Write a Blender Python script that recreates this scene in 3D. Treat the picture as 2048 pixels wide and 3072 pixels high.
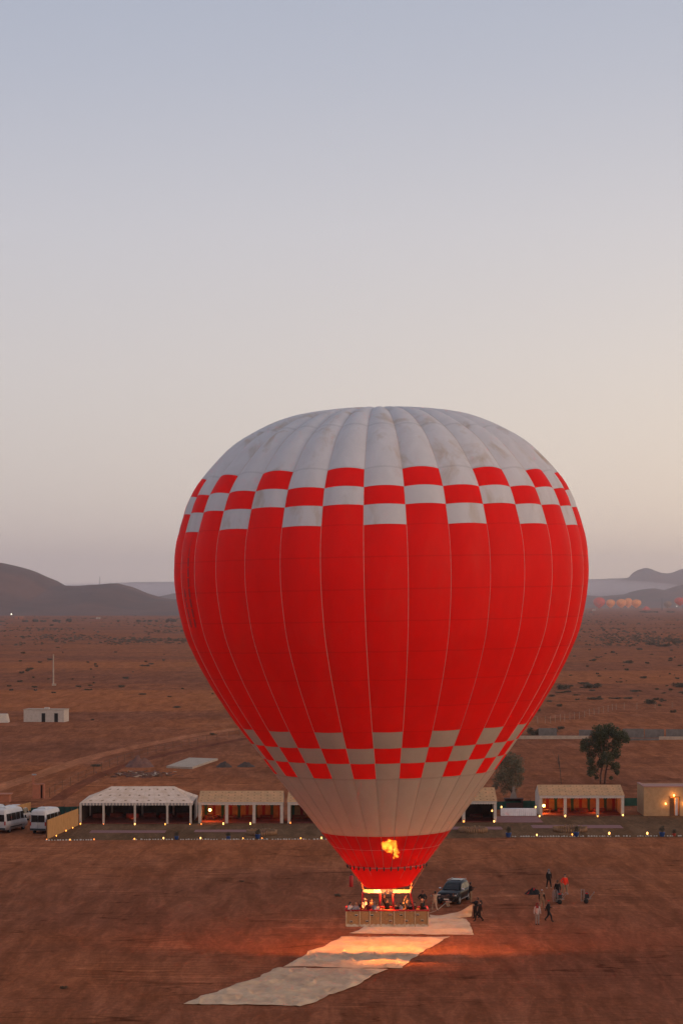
import bpy, bmesh, math, random
import numpy as np
from mathutils import Vector, Matrix, noise
R = math.radians
random.seed(7)
for o in list(bpy.data.objects): bpy.data.objects.remove(o)
scn = bpy.context.scene
COL = scn.collection

# ------------------------------------------------------------------ camera
F, H, V0, U0 = 6400.0, 26.2, 1800.0, 1024.0       # focal (px of the 3072 frame), eye height, horizon row, centre column
cam = bpy.data.cameras.new('camera'); co = bpy.data.objects.new('camera', cam); COL.objects.link(co)
co.location = (0, 0, H); co.rotation_euler = (R(90), 0, 0)
cam.sensor_fit = 'VERTICAL'; cam.sensor_height = 36; cam.sensor_width = 24
cam.lens = F/3072*36; cam.shift_y = (V0-1536)/3072
cam.clip_start = 0.5; cam.clip_end = 60000
scn.camera = co

# ------------------------------------------------------------------ sky
w = bpy.data.worlds.new('World'); scn.world = w; w.use_nodes = True
nt = w.node_tree; nt.nodes.clear(); N = nt.nodes.new; L = nt.links.new
wo = N('ShaderNodeOutputWorld'); bg = N('ShaderNodeBackground'); L(bg.outputs[0], wo.inputs[0])
tc = N('ShaderNodeTexCoord'); sep = N('ShaderNodeSeparateXYZ'); L(tc.outputs['Generated'], sep.inputs[0])
def ramp(nt, stops, interp='LINEAR'):
    r = nt.nodes.new('ShaderNodeValToRGB'); cr = r.color_ramp; cr.interpolation = interp
    while len(cr.elements) > 1: cr.elements.remove(cr.elements[-1])
    for i, (p, c) in enumerate(stops):
        e = cr.elements[0] if i == 0 else cr.elements.new(p)
        e.position = p; e.color = (*c, 1) if len(c) == 3 else c
    return r
def wm(op, a, b=None, c=None):
    n = N('ShaderNodeMath'); n.operation = op
    for i, x in enumerate((a, b, c)):
        if x is None: continue
        if isinstance(x, (int, float)): n.inputs[i].default_value = x
        else: L(x, n.inputs[i])
    return n.outputs[0]
# elevation ramp: warm grey low, blue grey higher up
el = ramp(nt, [(0.0, (.60,.525,.515)), (.02, (.60,.53,.52)), (.05, (.59,.54,.54)), (.08, (.585,.545,.555)), (.11, (.575,.545,.57)),
               (.17, (.53,.525,.585)), (.24, (.43,.455,.55)), (.28, (.39,.425,.53)), (.6, (.39,.42,.51)), (1.0, (.38,.415,.51))])
L(wm('MAXIMUM', sep.outputs[2], 0.0), el.inputs[0])
# dawn glow on the right, towards the sun, strongest near the horizon
SUN_AZ = R(46)      # clockwise from +Y (the view direction)
dot = wm('ADD', wm('MULTIPLY', sep.outputs[0], math.sin(SUN_AZ)), wm('MULTIPLY', sep.outputs[1], math.cos(SUN_AZ)))
g1 = wm('POWER', wm('MAXIMUM', wm('MULTIPLY_ADD', dot, 0.5, 0.5), 0.0), 8.0)
g2 = wm('POWER', wm('SUBTRACT', 1.0, wm('MINIMUM', wm('ABSOLUTE', sep.outputs[2]), 1.0)), 7.0)
glow = N('ShaderNodeVectorMath'); glow.operation = 'SCALE'; glow.inputs[0].default_value = (.82,.58,.24)
L(wm('MULTIPLY', g1, g2), glow.inputs['Scale'])
sky = N('ShaderNodeTexSky'); sky.sky_type = 'NISHITA'; sky.sun_disc = False
sky.sun_elevation = R(4); sky.sun_rotation = SUN_AZ
sk2 = N('ShaderNodeVectorMath'); sk2.operation = 'SCALE'; L(sky.outputs[0], sk2.inputs[0]); sk2.inputs['Scale'].default_value = 0.02
a1 = N('ShaderNodeVectorMath'); a1.operation = 'ADD'; L(el.outputs[0], a1.inputs[0]); L(glow.outputs[0], a1.inputs[1])
a2 = N('ShaderNodeVectorMath'); a2.operation = 'ADD'; L(a1.outputs[0], a2.inputs[0]); L(sk2.outputs[0], a2.inputs[1])
L(a2.outputs[0], bg.inputs[0]); bg.inputs[1].default_value = 1.0

sun = bpy.data.lights.new('sun', 'SUN'); so = bpy.data.objects.new('sun', sun); COL.objects.link(so)
sun.energy = 1.5; sun.angle = R(25); sun.color = (1.0, .72, .48)
sd = Vector((math.sin(R(120))*math.cos(R(6)), math.cos(R(120))*math.cos(R(6)), math.sin(R(6))))   # towards the glow, low, right
so.rotation_euler = sd.to_track_quat('Z', 'Y').to_euler()
vs = scn.view_settings; vs.view_transform = 'Standard'; vs.look = 'None'; vs.gamma = 1; vs.exposure = 0; vs.use_curve_mapping = False
scn.render.engine = 'CYCLES'
scn.cycles.volume_bounces = 2; scn.cycles.max_bounces = 8; scn.cycles.transparent_max_bounces = 16

# ------------------------------------------------------------------ helpers
def G(u, v, z=0.0):
    Y = F*(H-z)/(v-V0); return Vector(((u-U0)*Y/F, Y, z))
def at(u, v, Y):
    return Vector(((u-U0)*Y/F, Y, H-(v-V0)*Y/F))
def tag(o, label=None, cat=None, group=None, kind=None):
    if label: o['label'] = label
    if cat: o['category'] = cat
    if group: o['group'] = group
    if kind: o['kind'] = kind
    return o
def empty(name, loc=(0,0,0), rz=0, parent=None):
    o = bpy.data.objects.new(name, None); COL.objects.link(o); o.location = loc; o.rotation_euler = (0,0,rz)
    if parent: o.parent = parent
    o.empty_display_size = .2
    return o
class MB:
    def __init__(s): s.v = []; s.f = []; s.m = []
    def add(s, vs, fs, m=0):
        b = len(s.v); s.v += [tuple(p) for p in vs]; s.f += [tuple(b+i for i in f) for f in fs]; s.m += [m]*len(fs); return s
    def box(s, c, d, m=0, rot=None, taper=1.0):
        c = Vector(c); vs = []
        for z in (-.5,.5):
            t = taper if z > 0 else 1
            for x, y in ((-.5,-.5),(.5,-.5),(.5,.5),(-.5,.5)):
                p = Vector((x*d[0]*t, y*d[1]*t, z*d[2]))
                if rot is not None: p = rot @ p
                vs.append(c+p)
        return s.add(vs, [(3,2,1,0),(4,5,6,7),(0,1,5,4),(1,2,6,5),(2,3,7,6),(3,0,4,7)], m)
    def bar(s, a, b, w, h, m=0):
        a = Vector(a); b = Vector(b); d = b-a
        q = d.to_track_quat('X', 'Z').to_matrix()
        return s.box((a+b)/2, (d.length, w, h), m, q)
    def tube(s, pts, rad, n=8, m=0, caps=True):
        pts = [Vector(p) for p in pts]; k = len(pts)
        if not hasattr(rad, '__len__'): rad = [rad]*k
        vs = []
        for i, p in enumerate(pts):
            d = (pts[min(i+1,k-1)]-pts[max(i-1,0)]).normalized()
            a = d.cross(Vector((0,0,1)) if abs(d.z) < .9 else Vector((1,0,0))).normalized(); b = d.cross(a)
            for j in range(n):
                t = 2*math.pi*j/n; vs.append(p+(a*math.cos(t)+b*math.sin(t))*rad[i])
        fs = [(i*n+j, i*n+(j+1)%n, (i+1)*n+(j+1)%n, (i+1)*n+j) for i in range(k-1) for j in range(n)]
        if caps: fs += [tuple(range(n))[::-1], tuple(range((k-1)*n, k*n))]
        return s.add(vs, fs, m)
    def ball(s, c, r, nu=10, nv=7, m=0):
        c = Vector(c); r = Vector((r,r,r)) if not hasattr(r, '__len__') else Vector(r); vs = [c+Vector((0,0,r.z))]
        for i in range(1, nv):
            a = math.pi*i/nv
            for j in range(nu):
                t = 2*math.pi*j/nu; vs.append(c+Vector((r.x*math.sin(a)*math.cos(t), r.y*math.sin(a)*math.sin(t), r.z*math.cos(a))))
        vs.append(c-Vector((0,0,r.z))); fs = [(0, 1+j, 1+(j+1)%nu) for j in range(nu)]
        for i in range(nv-2):
            for j in range(nu): fs.append((1+i*nu+j, 1+(i+1)*nu+j, 1+(i+1)*nu+(j+1)%nu, 1+i*nu+(j+1)%nu))
        b = len(vs)-1; fs += [(b, 1+(nv-2)*nu+(j+1)%nu, 1+(nv-2)*nu+j) for j in range(nu)]
        return s.add(vs, fs, m)
    def mesh(s, name, mats, smooth=False):
        me = bpy.data.meshes.new(name); me.from_pydata(s.v, [], s.f)
        if not isinstance(mats, (list, tuple)): mats = [mats]
        for m in mats: me.materials.append(m)
        me.polygons.foreach_set('material_index', s.m)
        if smooth: me.polygons.foreach_set('use_smooth', [True]*len(s.f))
        me.update(); return me
    def build(s, name, mats, parent=None, smooth=False, loc=(0,0,0), rz=0):
        return link(name, s.mesh(name, mats, smooth), parent, loc, rz)
def link(name, me, parent=None, loc=(0,0,0), rz=0):
    o = bpy.data.objects.new(name, me); COL.objects.link(o); o.location = loc; o.rotation_euler = (0,0,rz)
    if parent: o.parent = parent
    return o
def bevel(o, wd=.01, seg=2):
    m = o.modifiers.new('bevel', 'BEVEL'); m.width = wd; m.segments = seg; m.limit_method = 'ANGLE'; return o

# ------------------------------------------------------------------ materials
def mat(name, col, rough=.8, col2=None, scale=3.0, stretch=(1,1,1), bump=0.0, bscale=None, metal=0.0, trans=0.0,
        see=0.0, emit=None, estr=0.0, detail=5, lo=.35, hi=.65, spec=.3, tcol=None):
    m = bpy.data.materials.new(name); m.use_nodes = True; nt = m.node_tree; nt.nodes.clear()
    out = nt.nodes.new('ShaderNodeOutputMaterial'); p = nt.nodes.new('ShaderNodeBsdfPrincipled')
    p.inputs['Base Color'].default_value = (*col, 1); p.inputs['Roughness'].default_value = rough
    p.inputs['Metallic'].default_value = metal; p.inputs['Specular IOR Level'].default_value = spec
    if emit: p.inputs['Emission Color'].default_value = (*emit, 1); p.inputs['Emission Strength'].default_value = estr
    c_out = None
    tcn = nt.nodes.new('ShaderNodeTexCoord'); mp = nt.nodes.new('ShaderNodeMapping'); mp.inputs['Scale'].default_value = stretch
    nt.links.new(tcn.outputs['Object'], mp.inputs[0])
    if col2 is not None:
        no = nt.nodes.new('ShaderNodeTexNoise'); no.inputs['Scale'].default_value = scale; no.inputs['Detail'].default_value = detail
        no.inputs['Roughness'].default_value = .6
        nt.links.new(mp.outputs[0], no.inputs['Vector'])
        r = ramp(nt, [(lo, col), (hi, col2)]); nt.links.new(no.outputs['Fac'], r.inputs[0])
        nt.links.new(r.outputs[0], p.inputs['Base Color']); c_out = r.outputs[0]
    if bump:
        nb = nt.nodes.new('ShaderNodeTexNoise'); nb.inputs['Scale'].default_value = bscale or scale*3; nb.inputs['Detail'].default_value = 6
        nt.links.new(mp.outputs[0], nb.inputs['Vector'])
        b = nt.nodes.new('ShaderNodeBump'); b.inputs['Strength'].default_value = 1; b.inputs['Distance'].default_value = bump
        nt.links.new(nb.outputs['Fac'], b.inputs['Height']); nt.links.new(b.outputs[0], p.inputs['Normal'])
    sh = p.outputs[0]
    if trans:
        t = nt.nodes.new('ShaderNodeBsdfTranslucent'); t.inputs[0].default_value = (*(tcol or col), 1)
        mx = nt.nodes.new('ShaderNodeMixShader'); mx.inputs[0].default_value = trans
        nt.links.new(sh, mx.inputs[1]); nt.links.new(t.outputs[0], mx.inputs[2]); sh = mx.outputs[0]
    if see:
        t = nt.nodes.new('ShaderNodeBsdfTransparent'); mx = nt.nodes.new('ShaderNodeMixShader'); mx.inputs[0].default_value = see
        t.inputs[0].default_value = (1,.7,.45,1)
        nt.links.new(sh, mx.inputs[1]); nt.links.new(t.outputs[0], mx.inputs[2]); sh = mx.outputs[0]
    nt.links.new(sh, out.inputs[0]); m['_c'] = 1
    return m
def nodes(m): return m.node_tree.nodes, m.node_tree.links
M = {}
def plain(name, col, rough=.8, **k): M[name] = mat(name, col, rough, **k); return M[name]
plain('white_paint', (.52,.42,.35), .6, col2=(.43,.34,.28), scale=2)
plain('van_white', (.55,.50,.48), .35, spec=.3, col2=(.47,.43,.41), scale=1.5)
plain('canvas', (.60,.47,.37), .85, col2=(.48,.40,.34), scale=1.2, bump=.03, bscale=2)
plain('reed', (.50,.26,.10), .9, col2=(.34,.17,.06), scale=3, stretch=(6,6,.4))
plain('dark_inside', (.03,.02,.016), .95)
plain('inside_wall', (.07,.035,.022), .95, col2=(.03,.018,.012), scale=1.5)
plain('rug_red', (.22,.035,.02), .95, col2=(.10,.02,.015), scale=2.5)
plain('path_red', (.25,.105,.095), .95, col2=(.20,.085,.075), scale=1.5)
plain('green_net', (.012,.055,.035), .8, col2=(.02,.075,.05), scale=2)
plain('steel', (.35,.35,.36), .4, metal=.8); plain('cage_wire', (.24,.19,.165), .6)
plain('dark_metal', (.03,.03,.032), .5, metal=.3)
plain('rubber', (.015,.015,.016), .8)
plain('glass_dark', (.008,.008,.009), .2, spec=.3)
plain('car_paint', (.004,.004,.006), .35, spec=.18)
plain('chrome', (.5,.5,.52), .2, metal=.9)
plain('lamp_glass', (.55,.5,.45), .15)
plain('tail_lamp', (.35,.02,.015), .3)
plain('plate', (.6,.55,.45), .5)
plain('mud_wall', (.44,.25,.125), .95, col2=(.36,.20,.10), scale=2, bump=.03)
plain('terracotta', (.42,.14,.07), .9, col2=(.33,.11,.06), scale=2, bump=.02)
plain('pink_coping', (.36,.17,.13), .9)
plain('concrete', (.44,.32,.235), .9, col2=(.34,.245,.18), scale=1.5, bump=.02)
plain('block_grey', (.17,.145,.13), .95, col2=(.12,.10,.09), scale=1.2, bump=.02)
plain('wood', (.16,.07,.03), .8, col2=(.09,.04,.02), scale=3, stretch=(1,1,6))
plain('log', (.30,.16,.08), .9, col2=(.18,.09,.045), scale=4)
plain('stone_pale', (.55,.48,.42), .9, col2=(.42,.35,.3), scale=3)
plain('blue_pot', (.02,.05,.16), .4)
plain('red_pot', (.35,.04,.02), .5)
plain('tarp', (.70,.48,.29), .85, col2=(.48,.30,.18), scale=.5, bump=.12, bscale=.9, lo=.38, hi=.72)
plain('wicker', (.42,.22,.09), .8, col2=(.25,.12,.045), scale=9, stretch=(1,1,5), bump=.02, bscale=25)
plain('leather', (.62,.40,.22), .7, col2=(.48,.30,.16), scale=4)
plain('hide_grey', (.62,.50,.36), .9, col2=(.44,.33,.22), scale=3)
plain('red_pad', (.42,.012,.012), .6)
plain('hole', (.01,.006,.004), .9)
plain('silver_plate', (.30,.20,.13), .6)
plain('rope', (.35,.27,.2), .9)
plain('strap', (.45,.2,.1), .8)
plain('cylinder_red', (.42,.015,.012), .4)
plain('skin', (.42,.22,.14), .6)
plain('skin_dark', (.16,.075,.045), .6)
plain('eye', (.01,.008,.006), .3)
plain('hair_black', (.012,.009,.008), .6)
plain('hair_brown', (.06,.03,.015), .6)
plain('hair_blond', (.45,.28,.14), .6)
plain('bark', (.17,.075,.045), .9, col2=(.09,.045,.03), scale=4, bump=.03)
plain('bark_grey', (.12,.085,.06), .9, col2=(.06,.04,.03), scale=4, bump=.03)
def cloth(name, col): plain('cloth_'+name, col, .85, col2=tuple(c*.7 for c in col), scale=6)
for n_, c_ in dict(black=(.007,.006,.006), navy=(.010,.010,.016), grey=(.2,.18,.175), white=(.6,.55,.5), cream=(.42,.3,.21), khaki=(.26,.17,.10),
                   orange=(.85,.035,.012), red=(.4,.02,.015), maroon=(.2,.015,.02), brown=(.12,.055,.03), blue=(.08,.10,.18), pale=(.38,.33,.32), jean=(.05,.06,.09), charcoal=(.02,.017,.016)).items(): cloth(n_, c_)
def leafmat(name, c, c2):
    m = mat(name, c, .7, col2=c2, scale=1.3, trans=.25, tcol=c2); M[name] = m
leafmat('leaf_dark', (.045,.055,.025), (.085,.085,.035)); leafmat('leaf_olive', (.10,.095,.055), (.16,.14,.085))
leafmat('leaf_scrub', (.065,.052,.030), (.12,.085,.048)); leafmat('leaf_far', (.085,.055,.032), (.13,.08,.045))

# ground: red-brown soil, broad bands, clods, wheel ruts
def soil(name, c1, c2, c3, ruts=True):
    m = mat(name, c1, 1.0, spec=0); n, l = nodes(m); nt = m.node_tree
    p = next(x for x in n if x.type == 'BSDF_PRINCIPLED')
    tcn = n.new('ShaderNodeTexCoord')
    def nz(scale, st=(1,1,1), det=8, ro=.62, dist=0):
        mp = n.new('ShaderNodeMapping'); mp.inputs['Scale'].default_value = st; l.new(tcn.outputs['Object'], mp.inputs[0])
        x = n.new('ShaderNodeTexNoise'); x.inputs['Scale'].default_value = scale; x.inputs['Detail'].default_value = det
        x.inputs['Roughness'].default_value = ro; x.inputs['Distortion'].default_value = dist; l.new(mp.outputs[0], x.inputs['Vector']); return x.outputs['Fac']
    def mix(f, a, b, t='MIX'):
        x = n.new('ShaderNodeMix'); x.data_type = 'RGBA'; x.blend_type = t
        for s_, val in ((0, f), (6, a), (7, b)):
            if isinstance(val, (int, float)): x.inputs[s_].default_value = val
            elif isinstance(val, tuple): x.inputs[s_].default_value = (*val, 1)
            else: l.new(val, x.inputs[s_])
        return x.outputs[2]
    def rr(src, a, b, va=0., vb=1.):
        r = ramp(nt, [(a, (va,)*3), (b, (vb,)*3)], 'EASE'); l.new(src, r.inputs[0]); return r.outputs[0]
    big = rr(nz(.006, (1,1.6,1), 6), .38, .62)
    c = mix(big, c1, c2)
    c = mix(rr(nz(.05, (1,1,1), 8, .65), .45, .75), c, c3)
    c = mix(rr(nz(.36, (1,.17,1), 9, .72, .8), .34, .66), c, mix(1.0, c, (.66,.64,.62), 'MULTIPLY'))
    c = mix(rr(nz(1.0, (1,.2,1), 9, .75, 1.0), .42, .68), c, mix(1.0, c, (1.38,1.34,1.3), 'MULTIPLY'))
    c = mix(rr(nz(2.2, (1,1,1), 8, .75), .35, .8, .0, .75), c, mix(1.0, c, (1.7,1.6,1.6), 'MULTIPLY'))
    h = nz(1.1, (1,1,1), 10, .7)
    if ruts:
        for ang, sc, th in ((R(24), .11, .05), (R(-14), .085, .045), (R(65), .06, .035), (R(4), .16, .04)):
            mp = n.new('ShaderNodeMapping'); mp.inputs['Rotation'].default_value = (0,0,ang); mp.inputs['Scale'].default_value = (.22,1,1)
            l.new(tcn.outputs['Object'], mp.inputs[0])
            x = n.new('ShaderNodeTexNoise'); x.inputs['Scale'].default_value = sc; x.inputs['Detail'].default_value = 3; x.inputs['Roughness'].default_value = .45
            l.new(mp.outputs[0], x.inputs['Vector'])
            a_ = n.new('ShaderNodeMath'); a_.operation = 'SUBTRACT'; l.new(x.outputs['Fac'], a_.inputs[0]); a_.inputs[1].default_value = .5
            b_ = n.new('ShaderNodeMath'); b_.operation = 'ABSOLUTE'; l.new(a_.outputs[0], b_.inputs[0])
            line = rr(b_.outputs[0], .0, th*.16, .9, 0.)
            broken = rr(nz(.13, (1,1,1), 4), .42, .62)
            mm = n.new('ShaderNodeMath'); mm.operation = 'MULTIPLY'; l.new(line, mm.inputs[0]); l.new(broken, mm.inputs[1])
            c = mix(mm.outputs[0], c, mix(1.0, c, (.5,.48,.46), 'MULTIPLY'))
        for ang, sc, th in ((R(58), .16, .03), (R(38), .22, .035), (R(-70), .14, .03), (R(82), .12, .025), (R(-40), .2, .03)):
            mp = n.new('ShaderNodeMapping'); mp.inputs['Rotation'].default_value = (0,0,ang); mp.inputs['Scale'].default_value = (.10,1,1)
            l.new(tcn.outputs['Object'], mp.inputs[0])
            x = n.new('ShaderNodeTexNoise'); x.inputs['Scale'].default_value = sc; x.inputs['Detail'].default_value = 2; x.inputs['Roughness'].default_value = .4
            l.new(mp.outputs[0], x.inputs['Vector'])
            a_ = n.new('ShaderNodeMath'); a_.operation = 'PINGPONG'; l.new(x.outputs['Fac'], a_.inputs[0]); a_.inputs[1].default_value = .04
            line = rr(a_.outputs[0], .0, th*.35, .8, 0.)
            broken = rr(nz(.045, (1,1,1), 5), .5, .62)
            mm = n.new('ShaderNodeMath'); mm.operation = 'MULTIPLY'; l.new(line, mm.inputs[0]); l.new(broken, mm.inputs[1])
            c = mix(mm.outputs[0], c, mix(1.0, c, (1.25,1.27,1.27), 'MULTIPLY'))
    l.new(c, p.inputs['Base Color'])
    b = n.new('ShaderNodeBump'); b.inputs['Distance'].default_value = .18; b.inputs['Strength'].default_value = .9
    l.new(h, b.inputs['Height']); l.new(b.outputs[0], p.inputs['Normal'])
    M[name] = m; return m
soil('soil', (.290,.097,.042), (.210,.076,.041), (.262,.096,.050))
soil('gravel', (.145,.078,.042), (.120,.068,.038), (.160,.086,.048), ruts=False)
soil('road_soil', (.38,.145,.07), (.33,.12,.06), (.38,.145,.075), ruts=False)
soil('field_soil', (.34,.112,.044), (.29,.098,.043), (.31,.106,.048), ruts=False)
soil('ditch_soil', (.19,.06,.03), (.15,.05,.03), (.17,.06,.035), ruts=False)
plain('hill_rock', (.15,.062,.040), .95, col2=(.065,.033,.025), scale=.006, detail=12)
plain('rubble_soil', (.20,.085,.06), .95, col2=(.13,.06,.045), scale=2, bump=.05)
plain('gravel_dark', (.085,.05,.038), .95, col2=(.055,.035,.028), scale=3, bump=.05)

# ================================================================== SETTING
gm = MB(); ys = [-400, 0, 150, 300, 600, 1200, 2500, 5000, 9000, 18000]; xs = [-6000, -1500, -300, -60, 0, 60, 300, 1500, 6000]
for y in ys:
    for x in xs: gm.v.append((x, y, 0))
nx = len(xs)
for i in range(len(ys)-1):
    for j in range(nx-1): gm.f.append((i*nx+j, i*nx+j+1, (i+1)*nx+j+1, (i+1)*nx+j)); gm.m.append(0)
tag(gm.build('ground', M['soil']), 'red brown bare earth of the plain', kind='structure')

def sheet(name, pts, m, z, label=None, kind='structure'):
    b = MB(); b.add([(p[0], p[1], z) for p in pts], [tuple(range(len(pts)))]); o = b.build(name, m)
    tag(o, label, kind=kind); return o
cy = [G(135,2521), G(235,2470), G(600,2462), G(1490,2460), G(1620,2447), G(2500,2440), G(2500,2512), G(1530,2513), G(1000,2519)]
sheet('courtyard', cy, M['gravel'], .006, 'dark gravel yard in front of the tents')
def ribbon(pts, wdt, z):
    b = MB(); vs = []
    for i, p in enumerate(pts):
        d = (pts[min(i+1,len(pts)-1)]-pts[max(i-1,0)]); n = Vector((-d.y, d.x, 0)).normalized()*wdt/2
        vs += [(p.x-n.x, p.y-n.y, z), (p.x+n.x, p.y+n.y, z)]
    return b.add(vs, [(2*i, 2*i+1, 2*i+3, 2*i+2) for i in range(len(pts)-1)])
def smoothpath(pp, k=8):
    out = []
    for i in range(len(pp)-1):
        p0, p1, p2, p3 = pp[max(i-1,0)], pp[i], pp[i+1], pp[min(i+2,len(pp)-1)]
        for t in range(k):
            t /= k; out.append(.5*((2*p1)+(p2-p0)*t+(2*p0-5*p1+4*p2-p3)*t*t+(3*p1-p0-3*p2+p3)*t**3))
    return out+[pp[-1]]
rd = [G(u, v) for u, v in ((-120,2405),(0,2362),(100,2330),(200,2296),(300,2266),(400,2243),(500,2222),(600,2203),(760,2180),(950,2160))]
tag(ribbon(smoothpath(rd), 3.2, .006).build('dirt_road', M['road_soil']), 'pale dirt road running up to the right behind the camp', kind='structure')
def blob(name, c, rx, ry, m, z, label, n=40, amp=.15, seed=0):
    pts = []
    for i in range(n):
        a = 2*math.pi*i/n; k = 1+amp*(noise.noise(Vector((math.cos(a)*2, math.sin(a)*2, seed)))*2)
        pts.append((c.x+math.cos(a)*rx*k, c.y+math.sin(a)*ry*k))
    return sheet(name, pts, m, z, label)
blob('field', G(60,1995), 90, 42, M['field_soil'], .02, 'lighter ploughed field on the left of the plain', seed=1)
blob('field', G(300,2100), 110, 60, M['field_soil'], .014, 'orange brown field around the small white building', seed=5)
blob('field', G(1900,2030), 140, 60, M['field_soil'], .02, 'orange brown field behind the wire fence on the right', seed=9)

# hills
def ridge(name, prof, Y, depth, m, label, lift=0, seed=0, rough=6.0, nx=360, ny=26):
    us = [p[0] for p in prof]; vs_ = [p[1] for p in prof]; b = MB()
    x0 = (us[0]-U0)*Y/F; x1 = (us[-1]-U0)*Y/F
    for j in range(ny+1):
        t = j/ny; yy = Y-depth*.5+depth*t
        k = math.sin(math.pi*t)**1.2 if 0 < t < 1 else 0
        for i in range(nx+1):
            x = x0+(x1-x0)*i/nx; u = U0+x*F/Y; v = np.interp(u, us, vs_)
            h = max(H+(V0-v)*Y/F+lift, 0)
            nn = noise.fractal(Vector((x*.004, yy*.002, seed)), 1.0, 2.0, 5)
            z = h*k+nn*rough*(k if abs(t-.5) > .02 else .15) + (abs(noise.noise(Vector((x*.009+yy*.002, yy*.0012, seed+5))))-.3)*-rough*1.6*k*(1-k)*2
            if k == 0: z = -2
            b.v.append((x, yy, z))
    for j in range(ny):
        for i in range(nx):
            a = j*(nx+1)+i; b.f.append((a, a+1, a+nx+2, a+nx+1)); b.m.append(0)
    o = b.build(name, m, smooth=True); tag(o, label, kind='structure'); return o
ridge('hills', [(-900,1830),(-600,1760),(-300,1690),(-100,1676),(0,1688),(50,1698),(100,1714),(150,1738),(188,1762),(240,1764),(300,1760),(345,1754),(380,1761),(430,1779),(480,1793),(520,1797),(700,1800),(900,1815),(1200,1835)],
      4300, 1500, M['hill_rock'], 'dark rounded hills on the left behind the plain', seed=1)
ridge('hills', [(300,1815),(420,1800),(480,1792),(530,1780),(600,1770),(760,1765),(1000,1772),(1300,1768),(1600,1775),(1765,1786),(1800,1789),(1850,1785),(1885,1782),(1915,1772),(1945,1768),(1990,1773),(2020,1765),(2048,1756),(2150,1735),(2400,1740),(2700,1780)],
      8200, 2200, M['hill_rock'], 'low hills behind the far balloons', seed=4, rough=8)
ridge('mountain', [(1100,1800),(1500,1785),(1700,1775),(1790,1758),(1850,1742),(1885,1732),(1906,1727),(1914,1710),(1934,1703),(1955,1711),(1975,1718),(2000,1720),(2022,1716),(2048,1706),(2150,1690),(2400,1700),(2700,1760)],
      13500, 2500, M['hill_rock'], 'hazy blue mountain with a small craggy peak at the right edge', seed=8, rough=4)
ridge('mountain', [(-600,1765),(-100,1750),(200,1756),(300,1752),(400,1746),(600,1745),(900,1750),(1200,1745),(1500,1742),(1760,1738),(1900,1733),(2000,1745),(2400,1750),(2700,1780)],
      16500, 1800, M['hill_rock'], 'faint long mountain almost lost in the haze', seed=12, rough=3)

# the air
hz = MB().box((0, 9000, 200), (13000, 19600, 402)); ho = hz.build('haze', [])
hm = bpy.data.materials.new('haze_air'); hm.use_nodes = True; hn = hm.node_tree; hn.nodes.clear()
pv = hn.nodes.new('ShaderNodeVolumePrincipled'); pv.inputs['Color'].default_value = (.97,.93,.97,1); pv.inputs['Density'].default_value = 7.5e-5; pv.inputs['Anisotropy'].default_value = .65
oo = hn.nodes.new('ShaderNodeOutputMaterial'); hn.links.new(pv.outputs[0], oo.inputs['Volume'])
ho.data.materials.append(hm); tag(ho, 'thin dawn haze over the plain', kind='stuff')

fogm = bpy.data.materials.new('fog_air'); fogm.use_nodes = True; hn = fogm.node_tree; hn.nodes.clear()
pv = hn.nodes.new('ShaderNodeVolumePrincipled'); pv.inputs['Color'].default_value = (.97,.94,.95,1); pv.inputs['Density'].default_value = 5e-4; pv.inputs['Anisotropy'].default_value = .65
oo = hn.nodes.new('ShaderNodeOutputMaterial'); hn.links.new(pv.outputs[0], oo.inputs['Volume'])
for u, v, Y, rx, ry, rz in ((1690,1764,11200,620,1000,46),(480,1768,11200,900,1000,38)):
    p = at(u, v, Y); fbk = MB().ball((0,0,0), (rx,ry,rz), 24, 12).build('fog_bank', [fogm], None, True, p); tag(fbk, 'pale bank of mist lying between the far hills', kind='stuff')
# ================================================================== THE BIG BALLOON
D = 156.0; S = F/D
BX, BY, BZ = (1160-U0)/S, D, 2.45
prof = [(1231,0),(1231.5,60),(1234,120),(1244,202),(1264,288),(1302,372),(1345,440),(1390,487),(1443,534),(1492,565),(1546,586),(1626,609),(1700,616.5),(1770,614),
        (1846,601),(1900,587),(1958,563),(2029,527),(2096,487),(2163,443),(2229,394),(2318,328),(2381,280),(2459,220),(2502,187),(2590,119)]
pr = np.array([(H+(V0-v)/S, r/S*.992) for v, r in prof])
def cr(P, k=12):
    P = [np.array(p) for p in P]; out = []
    for i in range(len(P)-1):
        p0, p1, p2, p3 = P[max(i-1,0)], P[i], P[i+1], P[min(i+2,len(P)-1)]
        for t in np.arange(k)/k: out.append(.5*(2*p1+(p2-p0)*t+(2*p0-5*p1+4*p2-p3)*t*t+(3*p1-p0-3*p2+p3)*t**3))
    return np.array(out+[P[-1]])
PP = cr(pr); sl = np.concatenate([[0], np.cumsum(np.hypot(*np.diff(PP, axis=0).T))])   # arc length from the crown
def zr(s): return np.interp(s, sl, PP[:,0]), np.interp(s, sl, PP[:,1])
def s_of_v(v):                                     # arc length at which the front of the envelope shows at row v
    best = min(np.linspace(3, sl[-1], 6000), key=lambda s: abs(V0+(H-zr(s)[0])*F/(D-zr(s)[1])-v)); return best
A0, A1, B1, C1, D0, D1, E1, F1, G1 = [s_of_v(v) for v in (1407,1460,1514,1574,2196,2245,2290.5,2336.5,2510)]
SE = sl[-1]

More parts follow.
